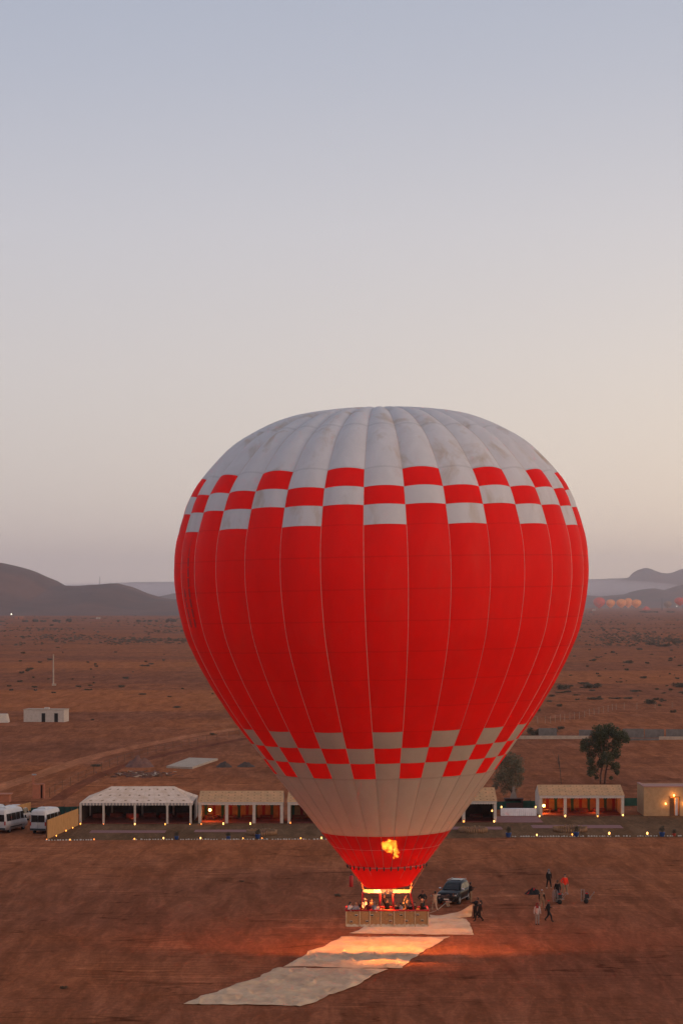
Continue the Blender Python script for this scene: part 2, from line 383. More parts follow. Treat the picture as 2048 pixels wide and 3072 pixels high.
def fabric(name, col, stain, amt, trans, tcol, see=0.0, lo=.52, hi=.72):
    m = mat(name, col, .6, trans=trans, tcol=tcol, see=see, spec=.12); n, l = nodes(m); nt = m.node_tree
    p = next(x for x in n if x.type == 'BSDF_PRINCIPLED'); tcn = n.new('ShaderNodeTexCoord')
    oi = n.new('ShaderNodeObjectInfo')
    va = n.new('ShaderNodeVectorMath'); va.operation = 'ADD'; l.new(tcn.outputs['Object'], va.inputs[0])
    vsx = n.new('ShaderNodeVectorMath'); vsx.operation = 'SCALE'; l.new(oi.outputs['Location'], vsx.inputs[0]); vsx.inputs['Scale'].default_value = 1.0
    geo = n.new('ShaderNodeNewGeometry')
    mp = n.new('ShaderNodeMapping'); mp.inputs['Scale'].default_value = (1,1,.32); l.new(geo.outputs['Position'], mp.inputs[0])
    def nz(s, d=6, di=.6):
        x = n.new('ShaderNodeTexNoise'); x.inputs['Scale'].default_value = s; x.inputs['Detail'].default_value = d; x.inputs['Distortion'].default_value = di
        x.inputs['Roughness'].default_value = .62; l.new(mp.outputs[0], x.inputs['Vector']); return x.outputs['Fac']
    r1 = ramp(nt, [(lo, (0,0,0)), (hi, (amt,)*3)]); l.new(nz(.5, 9, .5), r1.inputs[0])
    mx = n.new('ShaderNodeMix'); mx.data_type = 'RGBA'; l.new(r1.outputs[0], mx.inputs[0]); mx.inputs[6].default_value = (*col,1); mx.inputs[7].default_value = (*stain,1)
    r2 = ramp(nt, [(.3, (.92,)*3), (.7, (1.04,)*3)]); l.new(nz(.9, 6), r2.inputs[0])
    m2 = n.new('ShaderNodeMix'); m2.data_type = 'RGBA'; m2.blend_type = 'MULTIPLY'; m2.inputs[0].default_value = 1
    l.new(mx.outputs[2], m2.inputs[6]); l.new(r2.outputs[0], m2.inputs[7]); l.new(m2.outputs[2], p.inputs['Base Color'])
    # the stitched joint along the top and bottom edge of each panel
    uvn = n.new('ShaderNodeUVMap'); sx_ = n.new('ShaderNodeSeparateXYZ'); l.new(uvn.outputs[0], sx_.inputs[0])
    e1 = n.new('ShaderNodeMath'); e1.operation = 'SUBTRACT'; l.new(sx_.outputs[1], e1.inputs[0]); e1.inputs[1].default_value = 1.5
    e2 = n.new('ShaderNodeMath'); e2.operation = 'ABSOLUTE'; l.new(e1.outputs[0], e2.inputs[0])
    r3 = ramp(nt, [(0, (1,)*3), (.470, (1,)*3), (.485, (.87,)*3), (.55, (.87,)*3), (.6, (1,)*3)]); l.new(e2.outputs[0], r3.inputs[0])
    m4 = n.new('ShaderNodeMix'); m4.data_type = 'RGBA'; m4.blend_type = 'MULTIPLY'; m4.inputs[0].default_value = 1
    l.new(m2.outputs[2], m4.inputs[6]); l.new(r3.outputs[0], m4.inputs[7]); l.new(m4.outputs[2], p.inputs['Base Color'])
    # soft wrinkles
    b = n.new('ShaderNodeBump'); b.inputs['Distance'].default_value = .025; b.inputs['Strength'].default_value = .5
    mp2 = n.new('ShaderNodeMapping'); mp2.inputs['Scale'].default_value = (1,1,2.2); l.new(geo.outputs['Position'], mp2.inputs[0])
    nb = n.new('ShaderNodeTexNoise'); nb.inputs['Scale'].default_value = .9; nb.inputs['Detail'].default_value = 5; l.new(mp2.outputs[0], nb.inputs['Vector'])
    l.new(nb.outputs['Fac'], b.inputs['Height']); l.new(b.outputs[0], p.inputs['Normal'])
    M[name] = m; return m
fabric('fabric_red', (.75,.009,.006), (.68,.035,.02), .45, .17, (.9,.01,.005))
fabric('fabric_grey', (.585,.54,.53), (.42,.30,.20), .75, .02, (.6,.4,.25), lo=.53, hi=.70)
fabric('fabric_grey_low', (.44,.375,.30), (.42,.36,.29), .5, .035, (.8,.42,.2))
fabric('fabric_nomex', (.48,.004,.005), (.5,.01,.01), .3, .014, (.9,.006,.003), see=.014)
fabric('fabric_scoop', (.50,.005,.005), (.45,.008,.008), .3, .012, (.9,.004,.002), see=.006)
plain('seam_tape', (.62,.45,.38), .7)
plain('seam_faint', (.55,.22,.18), .7); plain('seam_dark', (.34,.17,.13), .7); plain('seam_low', (.33,.27,.22), .7)

NG = 32; WG = 2*math.pi/NG
root = empty('hot_air_balloon', (BX, BY, BZ))
tag(root, 'big red and grey checkered balloon hovering just above the ground with its burner lit', 'hot air balloon')
LEAN = R(-1.1)
def place(o, ang, parent=root):
    piv = Vector((0,0,6-BZ))
    o.parent = parent
    o.matrix_local = Matrix.Translation(piv) @ Matrix.Rotation(LEAN, 4, 'Y') @ Matrix.Translation(-piv) @ Matrix.Rotation(ang, 4, 'Z')
def panel_mesh(name, s0, s1, m, ns=None, puff=.015):
    b = MB(); ns = ns or max(2, int((s1-s0)/.7)+1); na = 8
    for i in range(ns+1):
        q = i/ns; s = s0+(s1-s0)*q; z, r = zr(s)
        z2, r2 = zr(min(s+.05, SE)); z1, r1 = zr(max(s-.05, 0)); tz, tr = z2-z1, r2-r1; ln = math.hypot(tz, tr) or 1
        nz_, nr = tr/ln, -tz/ln                            # outward normal in the (z, r) plane
        up = np.interp(z, [8, 14, 22, 30, 36, 40.5], [.01, .02, .035, .065, .11, .15])*2*math.pi*r/32
        pf = puff*(1-(2*q-1)**4)
        for j in range(na+1):
            a = (j/na-.5); bul = up*(1-(2*a)**2) + pf*(1-(2*a)**4)
            rr_ = r+nr*bul; b.v.append((rr_*math.sin(a*WG), -rr_*math.cos(a*WG), z+nz_*bul-BZ))
    for i in range(ns):
        for j in range(na): k = i*(na+1)+j; b.f.append((k, k+na+1, k+na+2, k+1)); b.m.append(0)
    me = b.mesh(name, m, True); ul = me.uv_layers.new(name='UVMap')
    for lp in me.loops: ul.data[lp.index].uv = ((lp.vertex_index % (na+1))/na, 1+(lp.vertex_index//(na+1))/ns)
    return me
def cuts(a, b, n): return list(zip(np.linspace(a, b, n+1)[:-1], np.linspace(a, b, n+1)[1:]))
fg, fgl, fr, fn = M['fabric_grey'], M['fabric_grey_low'], M['fabric_red'], M['fabric_nomex']
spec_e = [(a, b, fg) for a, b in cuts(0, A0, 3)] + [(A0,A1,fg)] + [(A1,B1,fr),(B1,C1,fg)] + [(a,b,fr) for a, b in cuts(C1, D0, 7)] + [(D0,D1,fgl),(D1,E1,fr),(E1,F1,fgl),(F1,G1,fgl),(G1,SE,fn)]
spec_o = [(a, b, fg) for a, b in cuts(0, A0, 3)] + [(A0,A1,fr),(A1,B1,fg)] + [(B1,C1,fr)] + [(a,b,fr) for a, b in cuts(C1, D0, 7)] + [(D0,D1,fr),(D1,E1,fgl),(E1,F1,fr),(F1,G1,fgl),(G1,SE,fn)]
meshes = {}
for par, sp in ((0, spec_e), (1, spec_o)):
    meshes[par] = [panel_mesh('fabric_panel', a, b, m) for a, b, m in sp]
tb = MB()
def tape_strip(sa, sb, wd, off=.02, n=60):
    b = MB()
    for i in range(n+1):
        s = sa+(sb-sa)*i/n; z, r = zr(s); z2, r2 = zr(min(s+.05, SE)); z1, r1 = zr(max(s-.05,0)); ln = math.hypot(z2-z1, r2-r1) or 1
        nz_, nr = (r2-r1)/ln, -(z2-z1)/ln
        c = Vector((0, -(r+nr*off), z+nz_*off-BZ)); d = Vector((0, -(r-nr*.01), z-nz_*.01-BZ))
        b.v += [(-wd/2, d.y, d.z), (0, c.y, c.z), (wd/2, d.y, d.z)]
    for i in range(n): k = i*3; b.f += [(k,k+3,k+4,k+1),(k+1,k+4,k+5,k+2)]; b.m += [0,0]
    return b
tape = tape_strip(.6, C1+1, .07).add([], []); tape_me = tape_strip(.6, F1, .045).mesh('load_tape', M['seam_tape'])
tape_low = tape_strip(F1, G1, .022).mesh('load_tape', M['seam_low']); tape_nom = tape_strip(G1, SE, .045).mesh('load_tape', M['seam_dark'])
PH = R(.2)
for k in range(NG):
    ang = PH+k*WG; par = k % 2
    front = math.cos(ang) > -.05
    if front:
        g = bpy.data.objects.new('gore', meshes[par][6+3]); COL.objects.link(g); place(g, ang)       # the gore's own mesh is its equator panel
        for i, me in enumerate(meshes[par]):
            if i == 9: continue
            p = bpy.data.objects.new('fabric_panel', me); COL.objects.link(p); p.parent = g
    else:
        if k in (NG//2, NG//2+1) or not hasattr(place, 'bk%d' % par):
            if not hasattr(place, 'bk%d' % par):
                b = MB(); ml = [fg, fgl, fr, fn]
                for me in meshes[par]:
                    b.add([v.co for v in me.vertices], [tuple(p.vertices) for p in me.polygons], ml.index(me.materials[0]))
                setattr(place, 'bk%d' % par, b.mesh('gore', ml, True))
        g = bpy.data.objects.new('gore', getattr(place, 'bk%d' % par)); COL.objects.link(g); place(g, ang)
    for me in (tape_me, tape_low, tape_nom):
        if me is not tape_me and not front: continue
        t = bpy.data.objects.new('load_tape', me); COL.objects.link(t); place(t, ang+WG/2, g.parent)
# turning vent: two dark slits down one gore at the left
vent = MB()
sa, sb = s_of_v(1590), s_of_v(1880)
for xo in (-.55, .35):
    for i in range(9):
        q0, q1 = i/9, (i+.86)/9
        vs_ = []
        for q in (q0, q1):
            z, r_ = zr(sa+(sb-sa)*q)
            for dx in (-.13, .13): a_ = (xo+dx)/15; vs_.append(((r_+.16)*math.sin(a_), -(r_+.16)*math.cos(a_), z-BZ))
        vent.add(vs_, [(0,2,3,1)])
vo = vent.build('turning_vent', mat('vent_red', (.30,.010,.008), .6)); place(vo, R(-66))
# rings: crown rope, white tape round the throat, dark rope with toggles where the scoop is tied on
def ring(name, z, r, rad, m, n=64):
    b = MB(); b.tube([(r*math.sin(2*math.pi*i/n), -r*math.cos(2*math.pi*i/n), z-BZ) for i in range(n+1)], rad, 6, caps=False)
    o = b.build(name, m, smooth=True); place(o, 0); return o
s_w = s_of_v(2551); z_, r_ = zr(s_w); ring('throat_tape', z_, r_+.02, .018, M['seam_faint'])
z_, r_ = zr(SE); ZM, RM = z_, r_; ring('mouth_rope', z_, r_+.02, .035, M['seam_dark'])
for k in range(20):
    a = R(-95)+R(190)*k/19; b = MB()
    b.box((0, -(RM+.05), ZM-BZ), (.09,.06,.42)); o = b.build('toggle', M['dark_metal']); place(o, a)
# scoop: three quarters closed towards the camera, open behind
sc = MB(); na, nz_ = 48, 10; A_ = R(104); ZS = 5.15; RS = 1.72
for i in range(nz_+1):
    q = i/nz_
    for j in range(na+1):
        a = -A_+2*A_*j/na; side = abs(a)/A_
        zb = ZS + .0*side + .18*math.cos(a*1.7+.4)*-1*.4 + .12
        z = ZM+.02+(zb-ZM)*q; r = RM-.03+(RS-RM)*q + .05*math.sin(j*math.pi/4)**2*math.sin(math.pi*q)
        sc.v.append((r*math.sin(a), -r*math.cos(a)*(1-.38*q), z-BZ))
for i in range(nz_):
    for j in range(na): k = i*(na+1)+j; sc.f.append((k,k+na+1,k+na+2,k+1)); sc.m.append(0)
o = sc.build('scoop', M['fabric_scoop'], smooth=True); place(o, 0)
hem = MB(); hem.tube([Vector(sc.v[nz_*(na+1)+j]) for j in range(na+1)], .022, 5); h_ = hem.build('hem', M['red_pad'], o)
FZ = 4.85-BZ     # burner frame height above the basket base
FWx, FWy = 1.72, .55
for sx in (-1, 1):
    b = MB(); b.tube([(sx*(RM+.0), -.05, ZM-BZ), (sx*FWx, -.2, FZ+.15)], .035, 6); b.build('strap', M['strap'], root)
    b = MB(); b.tube([(sx*(RM-.6), 1.9, ZM-BZ), (sx*FWx, FWy, FZ+.1)], .02, 6); b.build('strap', M['strap'], root)
for sx in (-.5, .1, .45):
    b = MB(); b.tube([(sx*RM, -RM*.86, ZM-BZ), (sx*1.1, -FWy, FZ+.1)], .012, 5); b.build('cable', M['steel'], root)
# burner frame with heat shields and four burners
bf = MB()
for sy in (-1, 1): bf.bar((-FWx, sy*FWy, FZ), (FWx, sy*FWy, FZ), .06, .06)
for x in (-FWx, -.45, .45, FWx): bf.bar((x, -FWy, FZ), (x, FWy, FZ), .06, .06)
fro = bf.build('burner_frame', M['steel'], root)
for x0, x1, m in ((-FWx, -1.0, 'silver_plate'), (-.98, -.47, 'cloth_pale'), (.47, 1.05, 'silver_plate'), (1.07, FWx, 'silver_plate'), (-.45,.45,'silver_plate')):
    hgt = .24 if abs(x0+x1) > .1 else .1
    if hgt > .2: b = MB().box(((x0+x1)/2, -FWy+.12, FZ+.10), (x1-x0, .62, .02), 0, Matrix.Rotation(R(15), 3, 'X')); b.build('heat_shield', M[m], fro)
    else: b = MB().box(((x0+x1)/2, -FWy-.04, FZ-.05), (x1-x0, .03, hgt)); b.build('heat_shield', M[m], fro)
for sx in (-1, -.33, .33, 1):
    b = MB(); x = sx*.34
    b.tube([(x, 0, FZ-.12), (x, 0, FZ+.05)], .09, 10)
    for q in range(4):
        zc = FZ+.08+q*.07
        b.tube([(x+.12*math.cos(t*math.pi/5), .12*math.sin(t*math.pi/5), zc+.006*t) for t in range(11)], .016, 5)
    b.build('burner', M['steel'], fro)
# the basket
bk = empty('basket', (0,0,0), 0, root)
BL, BD, BH = 5.95, 1.7, 1.17
floor_ = MB().box((0,0,.06), (BL-.1, BD-.1, .06)); floor_.build('floor', M['wood'], bk)
xsb = [-BL/2, -BL/2+.98, -BL/2+1.72, -BL/2+2.52, -BL/2+3.48, -BL/2+4.26, -BL/2+5.0, BL/2]
wick = mat('wicker_weave', (.52,.25,.095), .8, col2=(.33,.155,.058), scale=7, stretch=(1,1,6), bump=.015, bscale=18)
for sy in (-1, 1):
    for i in range(7):
        xa, xb = xsb[i], xsb[i+1]; b = MB(); nxp, nzp = 6, 16
        for iz in range(nzp+1):
            for ix in range(nxp+1):
                q = ix/nxp; zz = .1+(BH-.1)*iz/nzp
                b.v.append((xa+(xb-xa)*q, sy*(BD/2-.02+.035*math.sin(math.pi*q)+.008*(iz % 2)), zz))
        for iz in range(nzp):
            for ix in range(nxp):
                k = iz*(nxp+1)+ix; f = (k,k+1,k+nxp+2,k+nxp+1); b.f.append(f if sy < 0 else f[::-1]); b.m.append(0)
        b.build('wicker_panel', wick, bk)
    for i in range(8):
        b = MB(); b.tube([(xsb[i], sy*BD/2, .02), (xsb[i], sy*BD/2, BH)], .05, 6); b.build('corner_post', M['leather'], bk)
    for i in range(7):
        xa, xb = xsb[i]+.05, xsb[i+1]-.05; b = MB(); n = 10; vs = []
        for q in range(n+1):
            x = xa+(xb-xa)*q/n; vs += [(x, sy*(BD/2+.03), .0), (x, sy*(BD/2+.035), .17+.035*math.sin(q*1.3+i*2))]
        b.add(vs, [(2*q, 2*q+2, 2*q+3, 2*q+1) for q in range(n)]); b.build('scuff_band', M['hide_grey'], bk)
holes = [(-.98+.48+.27-2.0, .82), (-2.62+.02, .36), (-1.5+.05, .39), (-1.1, .82), (.25,.86), (.25,.40), (1.02,.84), (1.4,.42), (2.22,.86), (2.55,.44)]
for i, (x, z) in enumerate(holes):
    b = MB(); b.tube([(x-.11,-BD/2-.028,z),(x+.11,-BD/2-.028,z)], .075, 8); fr_ = b.build('step_hole_trim', M['hide_grey'], bk)
    b = MB(); b.box((x,-BD/2-.09,z), (.16,.06,.07)); b.build('step_hole', M['cloth_maroon'] if i in (4,5) else M['hole'], bk)
for sx in (-1, 1):
    MB().box((sx*BL/2, 0, BH/2+.05), (.05, BD-.04, BH-.1)).build('wicker_panel', wick, bk)
for y in (-.28, .28): MB().box((0, y, BH/2+.05), (BL-.1, .04, BH-.12)).build('divider', wick, bk)
for x in (-.9, .9): MB().box((x, 0, BH/2+.05), (.04, .5, BH-.12)).build('divider', wick, bk)
rim = MB(); c = [(-BL/2,-BD/2),(BL/2,-BD/2),(BL/2,BD/2),(-BL/2,BD/2)]
for i in range(4):
    a, d = c[i], c[(i+1)%4]; rim.tube([(a[0],a[1],BH),(d[0],d[1],BH)], .06, 8)
for p in c: rim.ball((p[0],p[1],BH), .085, 8, 6)
rim.build('padded_rim', M['red_pad'], bk, smooth=True)
for y in (-.6, 0, .6): MB().box((0, y, .0), (BL*.96, .08, .06)).build('skid', M['wood'], bk)
for x1, x0 in ((-FWx-.2,-FWx), (-.55,-.47), (.5,.42), (FWx+.22,FWx)):
    for sy in (-1, 1):
        b = MB(); b.tube([(x1, sy*BD/2*.92, BH-.02), (x0, sy*FWy, FZ-.03)], .055, 7); b.build('upright', M['red_pad'], root, smooth=True)
# flame
fm = bpy.data.materials.new('flame_gas'); fm.use_nodes = True; n, l = nodes(fm); n.clear()
out = n.new('ShaderNodeOutputMaterial'); em = n.new('ShaderNodeEmission'); tr = n.new('ShaderNodeBsdfTransparent'); ad = n.new('ShaderNodeAddShader')
geo = n.new('ShaderNodeNewGeometry'); lw = n.new('ShaderNodeLayerWeight'); lw.inputs[0].default_value = .35
nz1 = n.new('ShaderNodeTexNoise'); nz1.inputs['Scale'].default_value = 2.6; nz1.inputs['Detail'].default_value = 4; l.new(geo.outputs['Position'], nz1.inputs['Vector'])
r = ramp(fm.node_tree, [(.35, (1,.16,.01)), (.62, (1,.62,.08))]); l.new(nz1.outputs['Fac'], r.inputs[0]); l.new(r.outputs[0], em.inputs[0])
f1 = n.new('ShaderNodeMath'); f1.operation = 'SUBTRACT'; f1.inputs[0].default_value = 1; l.new(lw.outputs['Facing'], f1.inputs[1])
f2 = n.new('ShaderNodeMath'); f2.operation = 'MULTIPLY'; l.new(f1.outputs[0], f2.inputs[0]); f2.inputs[1].default_value = 50.0
l.new(f2.outputs[0], em.inputs[1]); l.new(em.outputs[0], ad.inputs[0]); l.new(tr.outputs[0], ad.inputs[1]); l.new(ad.outputs[0], out.inputs[0])
fb = MB()
for u, v, rr_ in ((1156,2533,.36),(1172,2530,.40),(1164,2546,.42),(1182,2538,.36),(1150,2543,.26),(1190,2552,.24),(1188,2566,.2),(1195,2573,.14),(1175,2552,.3),(1143,2528,.18),(1166,2519,.2),(1186,2524,.2),(1200,2560,.1),(1183,2577,.1)):
    p = at(u, v, D); rr_ *= .8; p = at(1168+(u-1168)*.85, 2545+(v-2545)*.88, D); fb.ball(p-Vector((BX,BY,BZ)), (rr_, rr_*.8, rr_*.95), 14, 10)
fo = fb.build('flame', fm, root, smooth=True); fo.visible_shadow = True
lamp = bpy.data.lights.new('burner_flame', 'POINT'); lo_ = bpy.data.objects.new('burner_flame_light', lamp); COL.objects.link(lo_)
lamp.energy = 6000; lamp.color = (1, .30, .075); lamp.shadow_soft_size = .45
lo_.parent = root; lo_.location = (-.25, -.05, 7.75-BZ)
lamp2 = bpy.data.lights.new('burner_flame_base', 'POINT'); lo2 = bpy.data.objects.new('burner_flame_base_light', lamp2); COL.objects.link(lo2)
lamp2.energy = 1000; lamp2.color = (1, .33, .09); lamp2.shadow_soft_size = .25; lo2.parent = root; lo2.location = (.1, -.1, 6.3-BZ)

# ================================================================== PEOPLE
def seg_dist(p, a, b):
    ab = b-a; t = max(0, min(1, (p-a).dot(ab)/max(ab.length_squared, 1e-9))); return (p-(a+ab*t)).length
ARM = dict(down=((.06,.0,-.27),(.07,-.07,-.52)), swingf=((.07,-.10,-.25),(.03,-.28,-.43)), swingb=((.07,.12,-.24),(.09,.18,-.49)),
           fwd=((.05,-.20,-.19),(-.03,-.44,-.16)), up=((.10,-.10,.20),(.02,-.16,.46)), bent=((.09,.06,-.27),(-.06,-.20,-.26)),
           out=((.22,-.02,-.16),(.42,-.08,-.22)), face=((.08,-.14,-.22),(-.10,-.24,-.0)), hip=((.17,.05,-.24),(.02,-.04,-.42)), rim=((.08,-.12,-.24),(.04,-.36,-.30)))
LEG = dict(stand=((0,-.02,-.43),(0,.0,-.85)), f=((0,-.24,-.38),(0,-.30,-.82)), b=((0,.06,-.43),(0,.34,-.78)), wide=((.07,0,-.43),(.13,.0,-.85)),
           crouch=((.08,-.42,-.05),(.05,-.22,-.47)), kneel=((.03,-.10,-.42),(.03,.32,-.44)))
def person(pos, yaw=0, h=1.75, top='black', legs='black', shoes='black', arms=('down','down'), lg=('stand','stand'), lean=0, hair='hair_black', hairkind='short',
           label='', group=None, skin='skin', sleeves=None, drop=0, side=0):
    k = h/1.75; P = []; Rr = []; E = []; lab = []
    def V(p, r, parent=None, lb=None):
        fat = 1.0 if lb in (2, 3, 4) or parent is None and False else 1.22
        r = tuple(q*fat for q in r) if hasattr(r, '__len__') else r*fat
        P.append(Vector(p)); Rr.append(r if hasattr(r, '__len__') else (r, r))
        if parent is not None: E.append((parent, len(P)-1)); lab.append(lb)
        return len(P)-1
    pz = .93-drop
    Rl = Matrix.Rotation(-lean, 3, 'X') @ Matrix.Identity(3); Rs = Matrix.Rotation(side, 3, 'Y')
    pel = Vector((0,0,pz))
    def up(p): return pel + Rs @ (Rl @ (Vector(p)-Vector((0,0,.93))))
    a = V(pel, (.155,.12)); b_ = V(up((0,0,1.12)), (.145,.11), a, 0); c_ = V(up((0,.0,1.33)), (.18,.125), b_, 0)
    n_ = V(up((0,-.0,1.475)), .06, c_, 2); hd = V(up((0,-.02,1.585)), (.085,.10), n_, 3); ht = V(up((0,-.02,1.68)), (.075,.088), hd, 3)
    hands = []
    for sx, am in ((-1, arms[0]), (1, arms[1])):
        s = V(up((sx*.165,0,1.40)), .075, c_, 0); e0, h0 = ARM[am]
        sh = Vector((sx*.19,0,1.40))
        e = V(up(sh+Vector((sx*e0[0],e0[1],e0[2]))), .052, s, 5); wr = V(up(sh+Vector((sx*h0[0],h0[1],h0[2]))), .033, e, 5)
        d = (P[wr]-P[e]).normalized(); pm = V(P[wr]+d*.085, (.042,.026), wr, 4); hands.append((P[pm], d, sx))
    feet = []
    for sx, lm in ((-1, lg[0]), (1, lg[1])):
        k0, a0 = LEG[lm]; hp = V(pel+Vector((sx*.09,0,-.06)), .095, a, 1); base = pel+Vector((sx*.10,0,-.02))
        kn = V(base+Vector((sx*k0[0],k0[1],k0[2]+.0)), .066, hp, 1); an = V(base+Vector((sx*a0[0],a0[1],a0[2]+.02)), .046, kn, 1)
        V(P[an]+Vector((0,-.15,-.035)), (.045,.034), an, 6)
    me = bpy.data.meshes.new('person'); me.from_pydata([p*k for p in P], E, []); o = bpy.data.objects.new('person', me); COL.objects.link(o)
    md = o.modifiers.new('s', 'SKIN')
    for i, sv in enumerate(me.skin_vertices[0].data): sv.radius = (Rr[i][0]*k, Rr[i][1]*k)
    me.skin_vertices[0].data[0].use_root = True
    sb = o.modifiers.new('u', 'SUBSURF'); sb.levels = 1; sb.render_levels = 1
    dg = bpy.context.evaluated_depsgraph_get(); ev = o.evaluated_get(dg); m2 = bpy.data.meshes.new_from_object(ev)
    vs_ = [v.co.copy() for v in m2.vertices]; fs_ = [tuple(p.vertices) for p in m2.polygons]
    bpy.data.objects.remove(o); bpy.data.meshes.remove(me)
    mb = MB(); mb.v = [tuple(v) for v in vs_]; mb.f = fs_
    slot = {0:0, 5:0, 1:1, 2:2, 3:2, 4:2, 6:3}
    if sleeves: slot[5] = 5
    for f in fs_:
        c = sum((vs_[i] for i in f), Vector())/len(f)
        best = min(range(len(E)), key=lambda q: seg_dist(c, P[E[q][0]]*k, P[E[q][1]]*k)-.5*k*min(Rr[E[q][0]][0], Rr[E[q][1]][0]))
        mb.m.append(slot[lab[best]])
    # face
    hc = P[hd]*k; hr = (Rs @ Rl)
    for sx in (-1, 1):
        mb.ball(hc+hr@Vector((sx*.034,-.092,.045))*k, .012*k, 6, 4, 4); mb.ball(hc+hr@Vector((sx*.088,.0,.03))*k, (.012*k,.022*k,.034*k), 6, 4, 2)
    mb.ball(hc+hr@Vector((0,-.108,.012))*k, (.013*k,.02*k,.026*k), 6, 5, 2); mb.ball(hc+hr@Vector((0,-.095,-.035))*k, (.026*k,.008*k,.007*k), 6, 4, 4)
    # fingers: four of unequal length, curled, and a thumb off the side of the palm
    for hp_, d, sx in hands:
        sd_ = Vector((0,1,0)).cross(d); sd_ = sd_.normalized() if sd_.length > .1 else Vector((1,0,0)); cu = d.cross(sd_).normalized()
        for q, ln in enumerate((.062,.072,.066,.05)):
            a_ = hp_+sd_*(.027-.018*q)+d*.012; m_ = a_+d*ln*.6+cu*.008; e_ = m_+d*ln*.4+cu*.026
            mb.tube([a_*k, m_*k, e_*k], [.0095*k,.009*k,.007*k], 5, 2)
        t0 = hp_+sd_*.03-d*.035; mb.tube([t0*k, (t0+sd_*.03+d*.03)*k, (t0+sd_*.034+d*.06+cu*.01)*k], [.012*k,.011*k,.008*k], 5, 2)
    mats = [M['cloth_'+top], M['cloth_'+legs], M[skin], M['cloth_'+shoes], M['eye'], M['cloth_'+(sleeves or top)]]
    body = mb.build('person', mats, None, True, pos, yaw)
    tag(body, label, 'person', group)
    # hair, cap or scarf
    hb = MB(); hcc = hc+hr@Vector((0,.008,.052))*k
    nu, nv = 14, 9; g = MB().ball((0,0,0), 1, nu, nv)
    rx, ry, rz = (.098,.112,.118) if hairkind != 'scarf' else (.115,.125,.14)
    keep = []
    for f in g.f:
        c = sum((Vector(g.v[i]) for i in f), Vector())/len(f)
        ok = c.z > .42 or (c.y > .05 and c.z > (-.75 if hairkind != 'cap' else .1)) or (hairkind in ('long','scarf') and abs(c.x) > .62 and c.z > -.9)
        if hairkind == 'cap': ok = c.z > .2
        if ok: keep.append(f)
    hb.add([hcc+hr@Vector((v[0]*rx*k, v[1]*ry*k, v[2]*rz*k)) for v in g.v], keep)
    if hairkind == 'cap': hb.box(hcc+hr@Vector((0,-.13*k,.03*k)), (.13*k,.1*k,.012*k), 0, hr)
    if hairkind == 'long': hb.tube([hcc+hr@Vector((0,.06,-.02))*k, hcc+hr@Vector((0,.085,-.16))*k, hcc+hr@Vector((0,.09,-.30))*k], [.085*k,.075*k,.03*k], 8)
    if hairkind == 'scarf': hb.tube([hcc+hr@Vector((0,.03,-.05))*k, hcc+hr@Vector((0,.04,-.16))*k, hcc+hr@Vector((0,.03,-.30))*k], [.10*k,.12*k,.19*k], 10)
    hn_ = {'short':'hair','long':'hair','cap':'cap','scarf':'headscarf'}[hairkind]
    hb.build(hn_, M[hair], body, True)
    return body

PB = []
def rider(u, dy, label, **kw):
    p = Vector(((u-U0)/S, BY+dy, BZ+.1)); kw.setdefault('arms', ('rim','rim')); kw.setdefault('group', 'passengers in the basket')
    PB.append(person(p, label=label, **kw))
rider(1050, -.5, 'passenger with long dark hair and white top at the left end of the basket', yaw=R(40), top='white', hairkind='long', h=1.66)
rider(1067, -.52, 'blond passenger in pale top second from the left in the basket', yaw=R(10), top='pale', hair='hair_blond', hairkind='long', h=1.62)
rider(1084, .5, 'passenger in charcoal jacket at the back beside the left red upright', yaw=R(160), top='charcoal', h=1.62)
rider(1094, .45, 'passenger with grey cap and white jacket at the back left of the basket', yaw=R(20), top='white', hair='cloth_grey', hairkind='cap', h=1.78)
rider(1104, -.45, 'passenger in a red hooded top left of the burner', yaw=R(-15), top='maroon', legs='jean', hair='cloth_maroon', hairkind='scarf', h=1.68)
rider(1113, .5, 'passenger with short dark hair behind the red hooded one', yaw=R(30), top='brown', h=1.74)
rider(1122, -.42, 'passenger in pale shirt and grey cap leaning on the rim left of the burner', yaw=R(-35), top='pale', hair='cloth_grey', hairkind='cap', h=1.66)
rider(1130, -.55, 'passenger with brown hair and white shirt beside the middle red upright', yaw=R(25), top='white', hair='hair_brown', h=1.58)
rider(1161, -.05, 'pilot in black shirt reaching up to the burner in the middle of the basket', yaw=R(-10), top='black', arms=('up','out'), h=1.80, skin='skin', group='passengers in the basket')
rider(1189, -.45, 'passenger with long brown hair and dark top right of the pilot', yaw=R(15), top='charcoal', hair='hair_brown', hairkind='long', h=1.62)
rider(1201, -.52, 'passenger with long black hair and pale grey top right of the pilot', yaw=R(-60), top='pale', hairkind='long', h=1.60)
rider(1213, .40, 'passenger in navy jacket at the back right of the basket', yaw=R(190), top='navy', h=1.72)
rider(1222, .1, 'passenger in khaki top raising an arm by the right red upright', yaw=R(20), top='khaki', arms=('up','rim'), h=1.80)
rider(1229, -.5, 'passenger with dark hair and black coat behind the right red upright', yaw=R(-20), top='black', hairkind='long', h=1.60)
rider(1243, -.45, 'passenger in brown coat lit orange near the right end of the basket', yaw=R(-50), top='brown', hair='hair_brown', h=1.64)
rider(1265, -.4, 'bald passenger in big black coat at the right end of the basket', yaw=R(70), top='black', hair='skin', hairkind='cap', h=1.88, arms=('rim','bent'))

